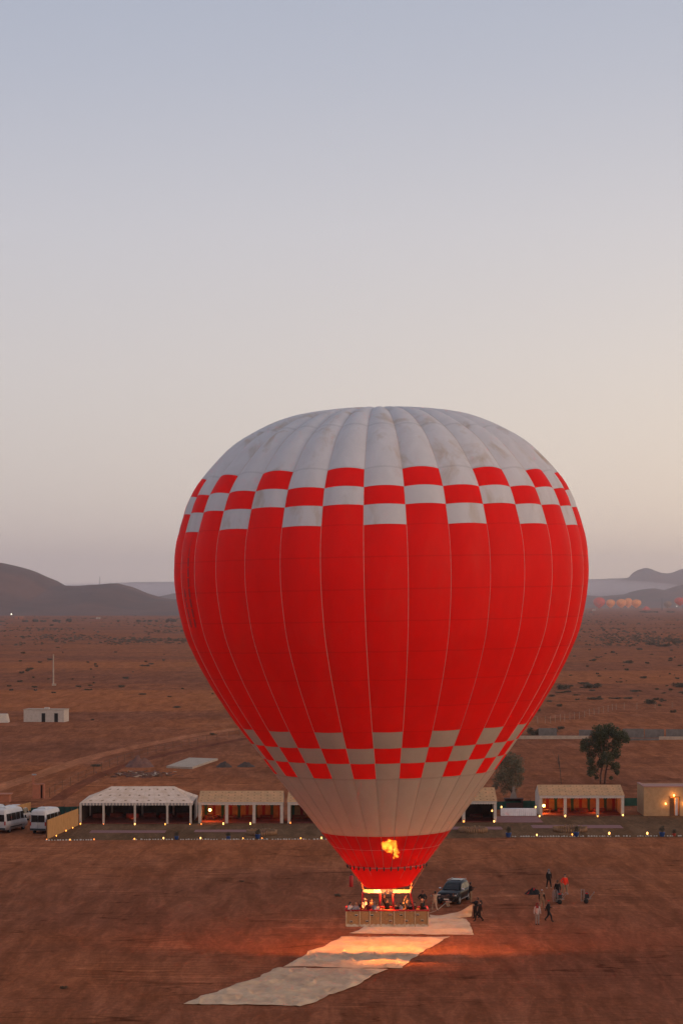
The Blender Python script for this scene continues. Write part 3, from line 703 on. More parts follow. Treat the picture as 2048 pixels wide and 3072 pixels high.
def stand(u, v, label, **kw):
    return person(G(u, v), label=label, **kw)
stand(1267, 2735, 'man in black suit jacket standing behind the right end of the basket', yaw=R(15), top='black', legs='charcoal', skin='skin_dark', h=1.8, arms=('hip','hip'))
stand(1303, 2734, 'person in cream clothes pulling a rope beside the front of the dark car', yaw=R(200), top='cream', legs='cream', lg=('b','f'), arms=('fwd','fwd'), lean=R(12), skin='skin_dark')
stand(1352, 2722, 'crew member in dark top and cream trousers squatting at the dark car bumper', yaw=R(-120), top='black', legs='cream', lg=('crouch','crouch'), drop=.40, arms=('fwd','fwd'), lean=R(25), skin='skin_dark')
stand(1410, 2709, 'man in black jacket and beige trousers standing by the rear door of the dark car', yaw=R(110), top='black', legs='khaki', arms=('bent','fwd'), h=1.8, skin='skin_dark')
stand(1424, 2757, 'man in black walking and hauling the pale tarp by its raised corner', yaw=R(-75), top='black', legs='black', lg=('wide','b'), arms=('fwd','fwd'), lean=R(18), skin='skin_dark', h=1.8)
stand(1436, 2766, 'woman in long black clothes behind the man hauling the tarp', yaw=R(-85), top='charcoal', legs='black', lg=('f','b'), arms=('fwd','swingb'), lean=R(12), hairkind='long', h=1.78)
stand(1645, 2665, 'person in black with a grey headscarf standing at the top of the crew group', yaw=R(20), top='black', legs='black', shoes='cream', lg=('wide','wide'), hair='cloth_grey', hairkind='scarf', skin='skin_dark')
stand(1693, 2684, 'man in bright orange jacket and beige trousers with his arms hanging', yaw=R(15), top='orange', legs='khaki', shoes='pale', lg=('wide','wide'), arms=('hip','down'), h=1.82)
stand(1671, 2701, 'man in black jacket standing behind the first inflation fan', yaw=R(0), top='black', legs='jean', h=1.76, skin='skin_dark')
stand(1624, 2729, 'person in khaki with dark sleeves walking past the dark cloth heap', yaw=R(160), top='khaki', legs='khaki', sleeves='black', lg=('f','b'), hair='cloth_pale', hairkind='cap', skin='skin_dark', h=1.72)
stand(1610, 2775, 'person in pale grey clothes and dark red cap standing nearest the camera', yaw=R(10), top='pale', legs='grey', shoes='black', hair='cloth_maroon', hairkind='scarf', skin='skin_dark', h=1.78)
stand(1644, 2766, 'person in black with a red cap striding with one arm bent to the chest', yaw=R(70), top='black', legs='charcoal', lg=('f','b'), arms=('swingb','bent'), hair='cloth_red', hairkind='cap', skin='skin_dark', h=1.8)

# ================================================================== TARPS
def tarp(cs, label, seed, n=34, amp=.11, lift=None, z0=.03):
    c = [Vector(x) for x in cs]; b = MB(); m = n
    for j in range(m+1):
        for i in range(n+1):
            s, t = i/n, j/m; p = c[0]*(1-s)*(1-t)+c[1]*s*(1-t)+c[2]*s*t+c[3]*(1-s)*t
            ed = min(s,1-s,t,1-t)
            wob = Vector((noise.noise(Vector((p.x*.25, p.y*.12, seed))), noise.noise(Vector((p.x*.25, p.y*.12, seed+9))), 0))*.55 + Vector((noise.noise(Vector((p.x*.9, p.y*.5, seed))), noise.noise(Vector((p.x*.9, p.y*.5, seed+9))), 0))*.3
            rdg = abs(noise.noise(Vector((p.x*.55+p.y*.2, p.y*.35, seed+3)))); fine = abs(noise.noise(Vector((p.x*1.6, p.y*.9+p.x*.3, seed+5))))
            z = z0+(amp*(1-min(1, rdg*5))*1.6+amp*.6*(1-min(1,fine*3)))*min(1, ed*14+.15)
            if ed < .001: z += .03
            q = p+wob; q.z = p.z+z; 
            if lift: q = lift(q, s, t)
            b.v.append(tuple(q))
    for j in range(m):
        for i in range(n): k = j*(n+1)+i; b.f.append((k,k+1,k+n+2,k+n+1)); b.m.append(0)
    o = b.build('tarp', M['tarp'], smooth=True); so_ = o.modifiers.new('s', 'SOLIDIFY'); so_.thickness = .012; so_.offset = -1
    tag(o, label, 'tarp', 'tarps laid out on the ground'); return o
tarp([G(548,3013), G(915,3025), G(1168,2909), G(846,2903)], 'crumpled pale tarp on the ground, nearest the camera', 1, n=90)
tarp([G(846,2903), G(1208,2906), G(1345,2812), G(1020,2812)], 'pale tarp glowing orange under the balloon with the basket shadow across it', 2, n=80)
tarp([G(1050,2801), G(1408,2807), G(1388,2757), G(1160,2748)], 'pinkish pale tarp behind the basket', 3, n=60, amp=.09)
p0, p1 = G(1384,2757), G(1413,2750)
def cornerlift(q, s, t): return q
b = MB(); hi_ = at(1418,2712,G(1418,2752).y); lo_a, lo_b, lo_c = G(1300,2760), G(1290,2746), G(1418,2750)
pts = [(G(1290,2757),G(1286,2744)), (G(1320,2762),G(1318,2750)), (G(1350,2758),G(1350,2745)+Vector((0,0,.15))), (G(1375,2756),at(1376,2738,G(1376,2752).y)), (G(1397,2753),at(1400,2724,G(1400,2752).y)), (G(1415,2751),hi_)]
n = 8; 
for i, (a, c) in enumerate(pts):
    for j in range(n+1):
        t = j/n; p = a*(1-t)+c*t; p.y += .12*math.sin(i*2.3+j*1.4); p.z += .04+.02*math.sin(j*2+i); b.v.append(tuple(p))
for i in range(len(pts)-1):
    for j in range(n): k = i*(n+1)+j; b.f.append((k,k+n+1,k+n+2,k+1)); b.m.append(0)
o = b.build('tarp', M['tarp'], smooth=True); o.modifiers.new('s','SOLIDIFY').thickness = .012
o.modifiers.new('ss','SUBSURF').render_levels = 2
tag(o, 'loose end of pale tarp pulled up off the ground by the man in black', 'tarp', 'tarps laid out on the ground')
b = MB(); a, c = G(1284,2742), at(1308,2708,G(1305,2734).y); e_ = G(1338,2722)
b.tube([a+Vector((0,0,.05)), G(1310,2733)+Vector((0,0,.06)), e_+Vector((0,0,.4))], .025, 5)
tag(b.build('rope', M['rope'], smooth=True), 'pale rope running from the tarp to the front of the dark car', 'rope')

# ================================================================== VEHICLES
def loft(b, secs, m=0, caps=True):
    k = len(secs[0]); base = len(b.v)
    for s_ in secs: b.v += [tuple(p) for p in s_]
    for i in range(len(secs)-1):
        for j in range(k-1): b.f.append((base+i*k+j, base+(i+1)*k+j, base+(i+1)*k+j+1, base+i*k+j+1)); b.m.append(m)
    if caps:
        b.f.append(tuple(base+j for j in range(k))); b.m.append(m); b.f.append(tuple(base+(len(secs)-1)*k+j for j in range(k))[::-1]); b.m.append(m)
def wheel(parent, x, y, r, wd=.24):
    b = MB(); b.tube([(x-wd/2,y,r),(x-wd/2+.03,y,r),(x+wd/2-.03,y,r),(x+wd/2,y,r)], [r*.9,r,r,r*.9], 18); wh = b.build('wheel', M['rubber'], parent, True)
    sx = 1 if x > 0 else -1
    c = MB(); c.tube([(x+sx*(wd/2-.01),y,r),(x+sx*(wd/2+.015),y,r)], [r*.62,r*.55], 14)
    c.build('rim', M['steel'], wh)
def make_suv(loc, yaw):
    t = empty('parked_car', loc, yaw); L_, W_ = 4.8, 1.86         # front towards -Y
    b = MB(); secs = []
    # lower body: outline (y, hood/belt height, half width)
    for y, zt, hw, zb in ((-2.4,.72,.72,.42),(-2.34,.95,.86,.32),(-2.05,1.06,.92,.30),(-1.2,1.13,.93,.30),(-.9,1.15,.93,.30),(0,1.12,.93,.30),(1.4,1.14,.92,.30),(2.1,1.14,.90,.34),(2.33,1.05,.86,.36),(2.4,.8,.8,.45)):
        secs.append([Vector((x, y, z)) for x, z in ((-hw*.93,zb),(-hw,zb+.14),(-hw*1.0,zt-.22),(-hw*.93,zt-.04),(-hw*.75,zt),(0,zt+.03),(hw*.75,zt),(hw*.93,zt-.04),(hw,zt-.22),(hw,zb+.14),(hw*.93,zb),(0,zb),(-hw*.93,zb))])
    loft(b, secs); body = b.build('body', M['car_paint'], t, True); 
    b = MB(); secs = []
    for y, z, hw in ((-1.05,1.12,.80),(-.35,1.62,.70),(.1,1.76,.67),(.9,1.80,.67),(1.75,1.74,.66),(2.1,1.55,.66),(2.3,1.12,.74)):
        secs.append([Vector((x, y, zz)) for x, zz in ((-.84 if z > 1.2 else -hw,1.10),(-hw-.015*(z-1.1),z-.06 if z > 1.2 else z),(-hw*.85,z),(0,z+.025),(hw*.85,z),(hw+.015*(z-1.1),z-.06 if z > 1.2 else z),(.84 if z > 1.2 else hw,1.10))])
    loft(b, secs); b.build('cabin', M['car_paint'], t, True)
    b = MB(); b.add([(-.70,-1.02,1.17),(.70,-1.02,1.17),(.62,-.40,1.61),(-.62,-.40,1.61)], [(0,1,2,3)]); o = b.build('windscreen', M['glass_dark'], t); o.location = (0,-.04,.025)
    b = MB(); b.add([(-.64,2.335,1.18),(.64,2.335,1.18),(.58,2.14,1.52),(-.58,2.14,1.52)], [(3,2,1,0)]); b.build('rear_window', M['glass_dark'], t)
    for sx in (-1, 1):
        for ya, yb, yc, yd in ((-.82,-.02,-.02,-.28),(.05,.85,.85,.05),(.92,1.95,1.75,.92)):
            b = MB(); X = sx*.865; X2 = sx*.715; b.add([(X,ya,1.16),(X,yb,1.16),(X2,yc,1.60),(X2,yd,1.60 if yd > -.2 else 1.55)], [(0,1,2,3) if sx > 0 else (3,2,1,0)])
            b.build('side_window', M['glass_dark'], t)
        b = MB(); b.add([(sx*.50,-2.37,.80),(sx*.84,-2.30,.84),(sx*.90,-2.02,1.00),(sx*.62,-2.30,.95)], [(0,1,2,3)]); b.box((sx*.70,-2.33,.87), (.34,.08,.10)); b.build('headlight', M['lamp_glass'], t)
        b = MB(); b.box((sx*.62,-2.41,.58), (.16,.05,.22)); b.build('fog_lamp', M['chrome'], t)
        b = MB(); b.ball((sx*1.02,-.78,1.22), (.12,.07,.09), 8, 6); b.box((sx*.92,-.76,1.18), (.1,.04,.03)); b.build('mirror', M['chrome'], t, True)
        b = MB(); b.box((sx*.76,2.33,.98), (.14,.1,.24)); b.build('tail_light', M['tail_lamp'], t)
        b = MB(); b.tube([(sx*.6,-.05,1.84),(sx*.6,.1,1.87),(sx*.6,1.6,1.86),(sx*.6,1.75,1.80)], .02, 6); b.build('roof_rail', M['steel'], t)
        for q in (-.15,.75): b = MB(); b.box((sx*.945,q+.3,1.02), (.025,.16,.03)); b.build('door_handle', M['chrome'], t)
        b = MB(); b.box((sx*.93,0,.40), (.10,2.5,.05)); b.build('running_board', M['steel'], t)
        for y in (-1.45, 1.42): wheel(t, sx*.82, y, .39)
        for y in (-1.45, 1.42):
            b = MB(); b.tube([(sx*.90,y,.42),(sx*.945,y,.42)], [.46,.45], 18); b.build('wheel_arch', M['rubber'], t)
    b = MB(); 
    for z in (.66,.74,.82): b.box((0,-2.41,z), (.95,.04,.03))
    b.build('grille', M['chrome'], t); b = MB(); b.box((0,-2.40,.45), (1.5,.08,.16)); b.build('bumper', M['rubber'], t)
    b = MB(); b.box((0,-2.44,.52), (.46,.02,.11)); b.build('licence_plate', M['plate'], t)
    b = MB(); b.box((0,1.0,1.835), (1.0,1.1,.01)); b.build('sunroof', M['glass_dark'], t)
    return t
al = R(19); fc = G(1338,2716); cen = fc+Vector((math.sin(al), math.cos(al), 0))*2.4
suv = make_suv(cen, -al); tag(suv, 'dark off-road car facing the camera beside the crew near the balloon', 'car')

def make_van(loc, yaw, label, hs=1.0, ls=1.0):
    t = empty('parked_van', loc, yaw)          # rear at origin, front towards +Y
    def Z(z): return z*hs
    b = MB(); secs = []
    for y, zt, hw, zb in ((0,2.45,.86,.45),(.05,2.62,.93,.38),(.4,2.70,.96,.35),(3.9,2.70,.96,.35),(4.5,2.55,.95,.35),(5.0,1.75,.95,.35),(5.5,1.25,.93,.35),(5.8,1.05,.88,.38),(5.88,.8,.82,.42)):
        wt = hw*.86; secs.append([Vector((x, y*ls, Z(z))) for x, z in ((-hw,zb),(-hw*1.02,1.1 if zt > 1.2 else zt*.8),(-wt,zt-.12),(-wt*.85,zt),(0,zt+.03),(wt*.85,zt),(wt,zt-.12),(hw*1.02,1.1 if zt > 1.2 else zt*.8),(hw,zb),(0,zb),(-hw,zb))])
    loft(b, secs); b.build('body', M['van_white'], t, True)
    for sx in (-1, 1):
        b = MB(); b.box((sx*.41,-.015,Z(1.72)), (.76,.05,Z(.78))); b.build('rear_window', M['glass_dark'], t)
        b = MB(); b.box((sx*.88,.0,Z(1.15)), (.13,.12,Z(.42))); b.build('tail_light', M['tail_lamp'], t)
        for ya, yb in ((.35,1.45),(1.55,2.65),(2.75,3.75),(3.9,4.7)):
            b = MB(); b.add([(sx*.995,ya*ls,Z(1.35)),(sx*.995,yb*ls,Z(1.35)),(sx*.90,(yb-(.15 if yb > 4 else 0))*ls,Z(2.15)),(sx*.90,ya*ls,Z(2.15))], [(0,1,2,3) if sx > 0 else (3,2,1,0)]); b.build('side_window', M['glass_dark'], t)
        b = MB(); b.box((sx*1.12,4.75*ls,Z(1.5)), (.16,.1,Z(.32))); b.build('mirror', M['rubber'], t)
        b = MB(); b.box((sx*.97,2.7*ls,Z(.62)), (.04,3.0*ls,Z(.14))); b.build('side_trim', M['dark_metal'], t)
        for y in (1.15, 4.75): wheel(t, sx*.84, y*ls, .36)
    b = MB(); b.box((0,-.06,Z(.52)), (1.8,.14,Z(.22))); b.build('rear_bumper', M['dark_metal'], t)
    b = MB(); b.box((0,-.03,Z(1.2)), (.02,.02,Z(1.5))); b.build('door_gap', M['dark_metal'], t)
    b = MB(); b.box((0,-.035,Z(1.15)), (.5,.02,Z(.12))); b.build('licence_plate', M['plate'], t)
    b = MB(); b.add([(-.8,4.6*ls,Z(2.5)),(.8,4.6*ls,Z(2.5)),(.84,5.05*ls,Z(1.78)),(-.84,5.05*ls,Z(1.78))], [(0,1,2,3)]); o = b.build('windscreen', M['glass_dark'], t); o.location = (0,.03,.04)
    b = MB(); b.box((0,1.6*ls,Z(2.80)), (1.0,1.3,Z(.16)), 0, None, .8); b.build('roof_unit', M['van_white'], t)
    tag(t, label, 'van', 'white vans parked behind the reed fence'); return t
make_van(G(114,2503)+Vector((0,.2,0)), R(-13), 'white van parked close to the near reed fence, seen from behind')
p = G(18,2501); make_van(p+Vector((-.92,.25,0)), R(-17), 'white passenger van cut by the left edge of the photo')
make_van(Vector((-39.2,249.2,0)), R(-14), 'low white minibus behind the far reed fence', hs=.72)
make_van(Vector((-42.0,250.0,0)), R(-14), 'second low white minibus at the far left edge, only its roof showing', hs=.72)

# ================================================================== CAMP
dotc = {}
def dotmat(name, base, dot, sc, rad, base2=None, lines=None):
    m = mat(name, base, .85, spec=.2); n, l = nodes(m); nt = m.node_tree; p = next(x for x in n if x.type == 'BSDF_PRINCIPLED')
    tcn = n.new('ShaderNodeTexCoord'); mp = n.new('ShaderNodeMapping'); mp.inputs['Scale'].default_value = (sc[0], sc[1], 0); l.new(tcn.outputs['UV'], mp.inputs[0])
    fr_ = n.new('ShaderNodeVectorMath'); fr_.operation = 'FRACTION'; l.new(mp.outputs[0], fr_.inputs[0])
    ds = n.new('ShaderNodeVectorMath'); ds.operation = 'DISTANCE'; l.new(fr_.outputs[0], ds.inputs[0]); ds.inputs[1].default_value = (.5,.5,0)
    r = ramp(nt, [(rad*.7, (1,)*3), (rad, (0,)*3)]); l.new(ds.outputs['Value'], r.inputs[0])
    no = n.new('ShaderNodeTexNoise'); no.inputs['Scale'].default_value = 1.1; no.inputs['Detail'].default_value = 6; l.new(tcn.outputs['Object'], no.inputs['Vector'])
    r2 = ramp(nt, [(.35, base), (.68, base2 or tuple(c*.75 for c in base))]); l.new(no.outputs['Fac'], r2.inputs[0])
    mx = n.new('ShaderNodeMix'); mx.data_type = 'RGBA'; l.new(r.outputs[0], mx.inputs[0]); l.new(r2.outputs[0], mx.inputs[6]); mx.inputs[7].default_value = (*dot,1)
    sp = n.new('ShaderNodeSeparateXYZ'); l.new(fr_.outputs[0], sp.inputs[0]); last = mx.outputs[2]
    for ax in (0, 1):
        rl = ramp(nt, [(.0, (.45,)*3), (.06, (0,)*3)]); l.new(sp.outputs[ax], rl.inputs[0])
        m3 = n.new('ShaderNodeMix'); m3.data_type = 'RGBA'; l.new(rl.outputs[0], m3.inputs[0]); l.new(last, m3.inputs[6]); m3.inputs[7].default_value = (*[c*.6 for c in (base2 or base)],1); last = m3.outputs[2]
    l.new(last, p.inputs['Base Color'])
    M[name] = m; return m
dotmat('marquee_canvas', (.72,.52,.40), (.26,.15,.09), (1,1), .13, (.60,.40,.28))
dotmat('tent_canvas', (.56,.28,.13), (.17,.08,.04), (1,1), .14, (.42,.23,.11))
def uvquad(parent, name, m, pts, nu, nv, sag=0.0, res=(12,6)):
    a, b_, c, d = [Vector(p) for p in pts]; me = MB(); ru, rv = res; uv = []
    nrm = (b_-a).cross(d-a).normalized()
    for j in range(rv+1):
        for i in range(ru+1):
            s, t = i/ru, j/rv; p = a*(1-s)*(1-t)+b_*s*(1-t)+c*s*t+d*(1-s)*t
            p -= nrm*sag*math.sin(math.pi*t)*(.6+.4*abs(math.sin(math.pi*s*nu/3)))
            me.v.append(tuple(p)); uv.append((s*nu, t*nv))
    for j in range(rv):
        for i in range(ru): k = j*(ru+1)+i; me.f.append((k,k+1,k+ru+2,k+ru+1)); me.m.append(0)
    mm = me.mesh(name, m, True); ul = mm.uv_layers.new(name='UVMap')
    for lp in mm.loops: ul.data[lp.index].uv = uv[lp.vertex_index]
    return link(name, mm, parent)
def lanternlight(loc, e, col=(1,.33,.07), r=.15, parent=None):
    l_ = bpy.data.lights.new('tent_lamp', 'POINT'); o = bpy.data.objects.new('tent_lamp_light', l_); COL.objects.link(o); o.location = loc
    l_.energy = e; l_.color = col; l_.shadow_soft_size = r; return o
def valance(parent, a, b_, zt, drop, m, tooth=.28, striped=None):
    a = Vector(a); b_ = Vector(b_); n = max(2, int((b_-a).length/tooth)); mb = MB()
    for i in range(n):
        p, q = a+(b_-a)*(i/n), a+(b_-a)*((i+1)/n); mid = (p+q)/2
        off = Vector((0,-.02,0))
        mb.add([(p.x,p.y,zt),(q.x,q.y,zt),(q.x,q.y,zt-drop*.6),(mid.x*.5+q.x*.5,mid.y*.5+q.y*.5,zt-drop*.93),(mid.x,mid.y,zt-drop),(mid.x*.5+p.x*.5,mid.y*.5+p.y*.5,zt-drop*.93),(p.x,p.y,zt-drop*.6)], [(0,1,2,3,4,5,6)], (i % 2) if striped else 0)
    return mb.build('valance', [m, striped or m], parent)
# marquee
X0, X1, Y0, Y1, ZE, ZR = -30.6, -17.4, 249.6, 259.2, 2.45, 3.98
t = empty('marquee', ((X0+X1)/2, (Y0+Y1)/2, 0)); cx, cyy = (X0+X1)/2, (Y0+Y1)/2
tag(t, 'large white open marquee with hipped dotted roof and scalloped valance left of the balloon', 'tent')
a, b_, c, d = (X0-cx,Y0-cyy,ZE),(X1-cx,Y0-cyy,ZE),(X1-cx,Y1-cyy,ZE),(X0-cx,Y1-cyy,ZE); r0, r1 = (-27.4-cx,0,ZR), (-19.9-cx,0,ZR)
mc = M['marquee_canvas']
uvquad(t, 'roof', mc, (a,b_,r1,r0), 9, 3, .10); uvquad(t, 'roof', mc, (b_,c,r1,r1), 6, 3, .08); uvquad(t, 'roof', mc, (c,d,r0,r1), 9, 3, .1); uvquad(t, 'roof', mc, (d,a,r0,r0), 6, 3, .08)
plain('stripe_grey', (.22,.19,.19), .85)
valance(t, a, b_, ZE, .32, M['canvas'], .19, M['stripe_grey']); valance(t, b_, c, ZE, .32, M['canvas'], .19, M['stripe_grey'])
for u in (242,311,405,502,572):
    x = (u-U0)*Y0/F-cx
    for yy in (Y0-cyy+.1, Y1-cyy-.1): bevel(MB().box((x,yy,1.2), (.24,.24,2.4)).build('post', M['white_paint'], t))
MB().box((0,0,.04), (X1-X0-.4, Y1-Y0-.4, .06)).build('floor', M['rug_red'], t)
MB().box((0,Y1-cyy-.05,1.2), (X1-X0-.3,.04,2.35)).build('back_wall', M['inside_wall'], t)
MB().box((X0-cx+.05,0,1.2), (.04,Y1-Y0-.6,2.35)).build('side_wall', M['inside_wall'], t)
MB().box((X1-cx-.05,2.0,1.2), (.04,Y1-Y0-4.6,2.35)).build('side_wall', M['canvas'], t)
for i in range(6):
    MB().box((-5+i*2,1.5+.6*(i%2),.35), (1.5,.7,.5)).build('bench', M['rug_red'], t)
# open lodges
plain('motif_green', (.03,.09,.05), .9); plain('motif_red', (.30,.03,.015), .9); plain('hanging_ochre', (.42,.20,.06), .9, col2=(.32,.13,.04), scale=2)
def lodge(us, v, ridge_v, label, lit=None, name='open_tent', motif=True, depth=6.0, furn=True):
    Yf = F*H/(v-V0); xs = [(u-U0)*Yf/F for u in us]; xa, xb = xs[0]-.15, xs[-1]+.15; cx = (xa+xb)/2
    t = empty(name, (cx, Yf, 0)); tag(t, label, 'tent', 'open beige tents along the yard')
    hd = depth/2; zr_ = H-(ridge_v-V0)*(Yf+hd)/F; ze = 2.5; W = xb-xa
    nu = max(4, round(W/.75)); mc = M['tent_canvas']
    A, B, C_, D_ = (-W/2-.1,-.12,ze),(W/2+.1,-.12,ze),(W/2+.1,depth,ze),(-W/2-.1,depth,ze); r0, r1 = (-W/2,hd,zr_),(W/2,hd,zr_)
    uvquad(t, 'roof', mc, (A,B,r1,r0), nu, 4, .04, (nu*2,6)); uvquad(t, 'roof', mc, (C_,D_,r0,r1), nu, 4, .04, (nu*2,6))
    for sx in (-1, 1):
        g = MB(); g.add([(sx*W/2,0,ze),(sx*W/2,depth,ze),(sx*W/2,hd,zr_-.03)], [(0,1,2)]); g.build('gable', M['canvas'], t)
        MB().box((sx*(W/2-.03),depth/2+.1,1.25), (.05,depth-.3,2.5)).build('side_wall', M['canvas'], t)
    bevel(MB().box((0,-.05,ze-.10), (W+.1,.16,.16)).build('eave_beam', M['white_paint'], t))
    valance(t, (-W/2,-.15,0), (W/2,-.15,0), ze-.19, .16, M['canvas'], .3)
    for x in xs: bevel(MB().box((x-cx,.08,1.15), (.36,.30,2.3)).build('post', M['white_paint'], t))
    MB().box((0,depth/2,.04), (W-.3,depth-.1,.05)).build('floor', M['rug_red'], t)
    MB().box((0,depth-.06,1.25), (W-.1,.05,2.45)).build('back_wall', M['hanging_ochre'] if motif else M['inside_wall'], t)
    if motif:
        n = int(W/.95)
        for i in range(n):
            x = -W/2+.5+(W-1)*i/(n-1); m = M[('motif_green','motif_red')[i%2]]; b = MB()
            b.box((x,depth-.10,.75), (.34,.03,1.3)); b.tube([(x,depth-.12,1.62),(x,depth-.09,1.62)], .27, 12); b.tube([(x,depth-.12,2.02),(x,depth-.09,2.02)], .15, 10)
            b.build('wall_hanging', m, t)
    for i in range(int(W/2.2)):
        x = -W/2+1.2+i*2.2; MB().box((x,depth-1.3,.28), (1.5,.6,.45)).build('bench', M['rug_red'], t); 
        b = MB(); b.box((x,depth-2.4,.42), (.9,.6,.05))
        for sx in (-.4,.4):
            for sy in (-.25,.25): b.box((x+sx,depth-2.4+sy,.2), (.05,.05,.4))
        b.build('low_table', M['wood'], t)
    return t, cx, Yf
lodge((600,680,762,845), 2470, 2372, 'beige open tent with a bright lamp in its left bay, beside the marquee')
lodge((867,945,1020,1095), 2470, 2372, 'beige open tent mostly hidden behind the lower left of the balloon')
lodge((1240,1315,1390,1484), 2467, 2362, 'dark open tent right behind the lower right of the balloon', motif=False)
lodge((1621,1694,1791,1866), 2448, 2354, 'beige open tent with glowing red interior right of the white table')
def glowmat(name, c, s):
    m = mat(name, (.8,.5,.2), .5, emit=c, estr=s); M[name] = m; return m
glowmat('lantern_bright', (1,.48,.12), 4.5); glowmat('lantern_warm', (1,.34,.05), 3.6); glowmat('lantern_dim', (1,.22,.03), 3); glowmat('lamp_bulb', (1,.5,.12), 22); glowmat('door_glow', (1,.62,.2), 1.3)
# hanging tent lamps
for u, v, Yd, e, lb in ((630,2430,252.0,190,'round glowing lamp hanging in the left bay of the tent beside the marquee'), (1630,2417,261.5,200,'round glowing lamp hanging in the left bay of the glowing red tent')):
    p = at(u, v, Yd); b = MB(); b.ball((0,0,0), .16, 10, 8); t = b.build('hanging_lamp', M['lamp_bulb'], None, True, p)
    MB().tube([(0,0,.15),(0,0,2.45-p.z)], .012, 4).build('cord', M['dark_metal'], t); tag(t, lb, 'lamp', 'lamps hanging in the tents')
    lanternlight(p+Vector((.0,-.25,-.1)), e)
lanternlight(at(850,2440,254), 45, (1,.2,.04)); lanternlight(at(1780,2425,262), 60, (1,.25,.05)); lanternlight(at(400,2455,255), 12, (1,.2,.05))
# floor lanterns
def lantern(u, v, s, kind, label, z=0.0, cat='lantern'):
    p = G(u, v); p.z = z
    t = empty('lantern', p); b = MB(); q = s
    b.box((0,0,.03*q), (.24*q,.24*q,.05*q)); b.box((0,0,.42*q), (.24*q,.24*q,.04*q)); b.box((0,0,.50*q), (.2*q,.2*q,.12*q), 0, None, .2)
    for sx in (-1,1):
        for sy in (-1,1): b.box((sx*.1*q,sy*.1*q,.22*q), (.02*q,.02*q,.36*q))
    b.tube([(0,0,.56*q),(0,0,.62*q)], .03*q, 6)
    b.build('frame', M['dark_metal'], t)
    g = MB(); g.ball((0,0,.21*q), (.12*q,.12*q,.17*q), 10, 7); g.build('glass', M['lantern_'+kind], t)
    tag(t, label, 'lantern', 'lit lanterns around the yard'); return t
LN = [(242,2475,1.0,'warm','lantern at the left front post of the marquee'),(219,2486,.8,'warm','lantern highest up along the near reed fence'),(199,2495,.9,'warm','second lantern down along the near reed fence'),
 (170,2510,.8,'warm','third lantern down along the near reed fence'),(141,2522,.8,'dim','lantern at the near end of the reed fence'),(211,2522,.8,'warm','first lantern on the stone line right of the reed fence'),
 (283,2521,.8,'dim','lantern at the right end of the short left stone line'),(404,2520,.9,'warm','lantern at the left start of the long left stone line'),(491,2518,1.0,'bright','bright lantern left of the first blue pot'),
 (602,2518,1.0,'bright','bright lantern on the stone line below the left tent'),(687,2518,.7,'dim','dim lantern right beside the second blue pot on the left'),(729,2518,.8,'warm','lantern just left of the ring of logs at the left'),(786,2518,.8,'dim','lantern just below the left ring of logs'),
 (902,2519,1.0,'warm','warm lantern on the stone line left of the balloon throat'),(964,2518,1.1,'bright','bright lantern touching the left side of the balloon throat'),
 (311,2474,.6,'dim','small dim lantern at the second post of the marquee'),(405,2476,1.1,'bright','lantern at the middle post of the marquee'),(496,2476,1.0,'warm','lantern at the fourth post of the marquee'),(570,2475,.7,'warm','small lantern at the right front post of the marquee'),
 (604,2475,.9,'dim','lantern at the first post of the tent beside the marquee'),(670,2475,1.2,'bright','bright lantern in front of the second post of the tent beside the marquee'),(751,2475,1.2,'bright','bright lantern by the third post of the tent beside the marquee'),(871,2472,1.0,'dim','lantern at the first post of the tent behind the balloon on the left'),
 (1390,2468,1.1,'warm','lantern at the visible middle post of the dark tent'),(1481,2468,1.2,'bright','bright lantern at the right post of the dark tent'),(1617,2452,1.1,'bright','lantern at the first post of the glowing red tent'),
 (1694,2452,1.2,'bright','bright lantern at the second post of the glowing red tent'),(1791,2452,1.0,'warm','lantern at the third post of the glowing red tent'),(1867,2449,1.1,'bright','lantern at the right post of the glowing red tent'),
 (1609,2509,1.1,'bright','lantern on the right stone line between two blue pots'),(1715,2507,1.0,'warm','lantern on the right stone line beside a blue pot and ring of logs'),(1826,2505,1.4,'bright','large lantern on the right stone line below the glowing red tent'),(1940,2505,1.4,'bright','large lantern on the right stone line nearest the right edge')]
for u, v, s, k_, lb in LN: lantern(u, v, s*.66, k_, lb)
# table with white cloth, lanterns on it, barbecue hut behind
Yt = F*H/(2448-V0); tx0, tx1 = (1502-U0)*Yt/F, (1607-U0)*Yt/F
t = empty('banquet_table', ((tx0+tx1)/2, Yt, 0)); tag(t, 'long table with a white cloth to the ground between the two right tents', 'table')
W = tx1-tx0; b = MB(); n = 60; vs = []
for i in range(n+1):
    x = -W/2+W*i/n; f_ = .05*math.sin(i*1.9)+.02*math.sin(i*.7); vs += [(x*1.02, -.12+f_, .03), (x, 0, .85)]
b.add(vs, [(2*i,2*i+2,2*i+3,2*i+1) for i in range(n)]); b.box((0,.42,.86), (W,.85,.03)); b.box((-W/2,.42,.44), (.03,.84,.82)); b.box((W/2,.42,.44), (.03,.84,.82))
plain('linen', (.72,.66,.66), .9, col2=(.6,.54,.54), scale=2); b.build('tablecloth', M['linen'], t, True)
MB().box((0,.42,.82), (W-.1,.8,.03)).build('tabletop', M['wood'], t)
for u, lb in ((1500,'lantern on the left end of the long white table'), (1610,'lantern on the right end of the long white table')):
    pz = Vector(((u-U0)*Yt/F+(.15 if u < 1550 else -.15), Yt+.4, .88)); l_ = lantern(1500, 2448, .8, 'bright', lb); l_.location = pz
l_ = lantern(1475, 2440, .7, 'bright', 'lantern hanging inside the dark tent near its right post'); l_.location = at(1475, 2436, 253)
Yh = F*H/(2428-V0); hx0, hx1 = (1513-U0)*Yh/F, (1568-U0)*Yh/F; hc_ = (hx0+hx1)/2
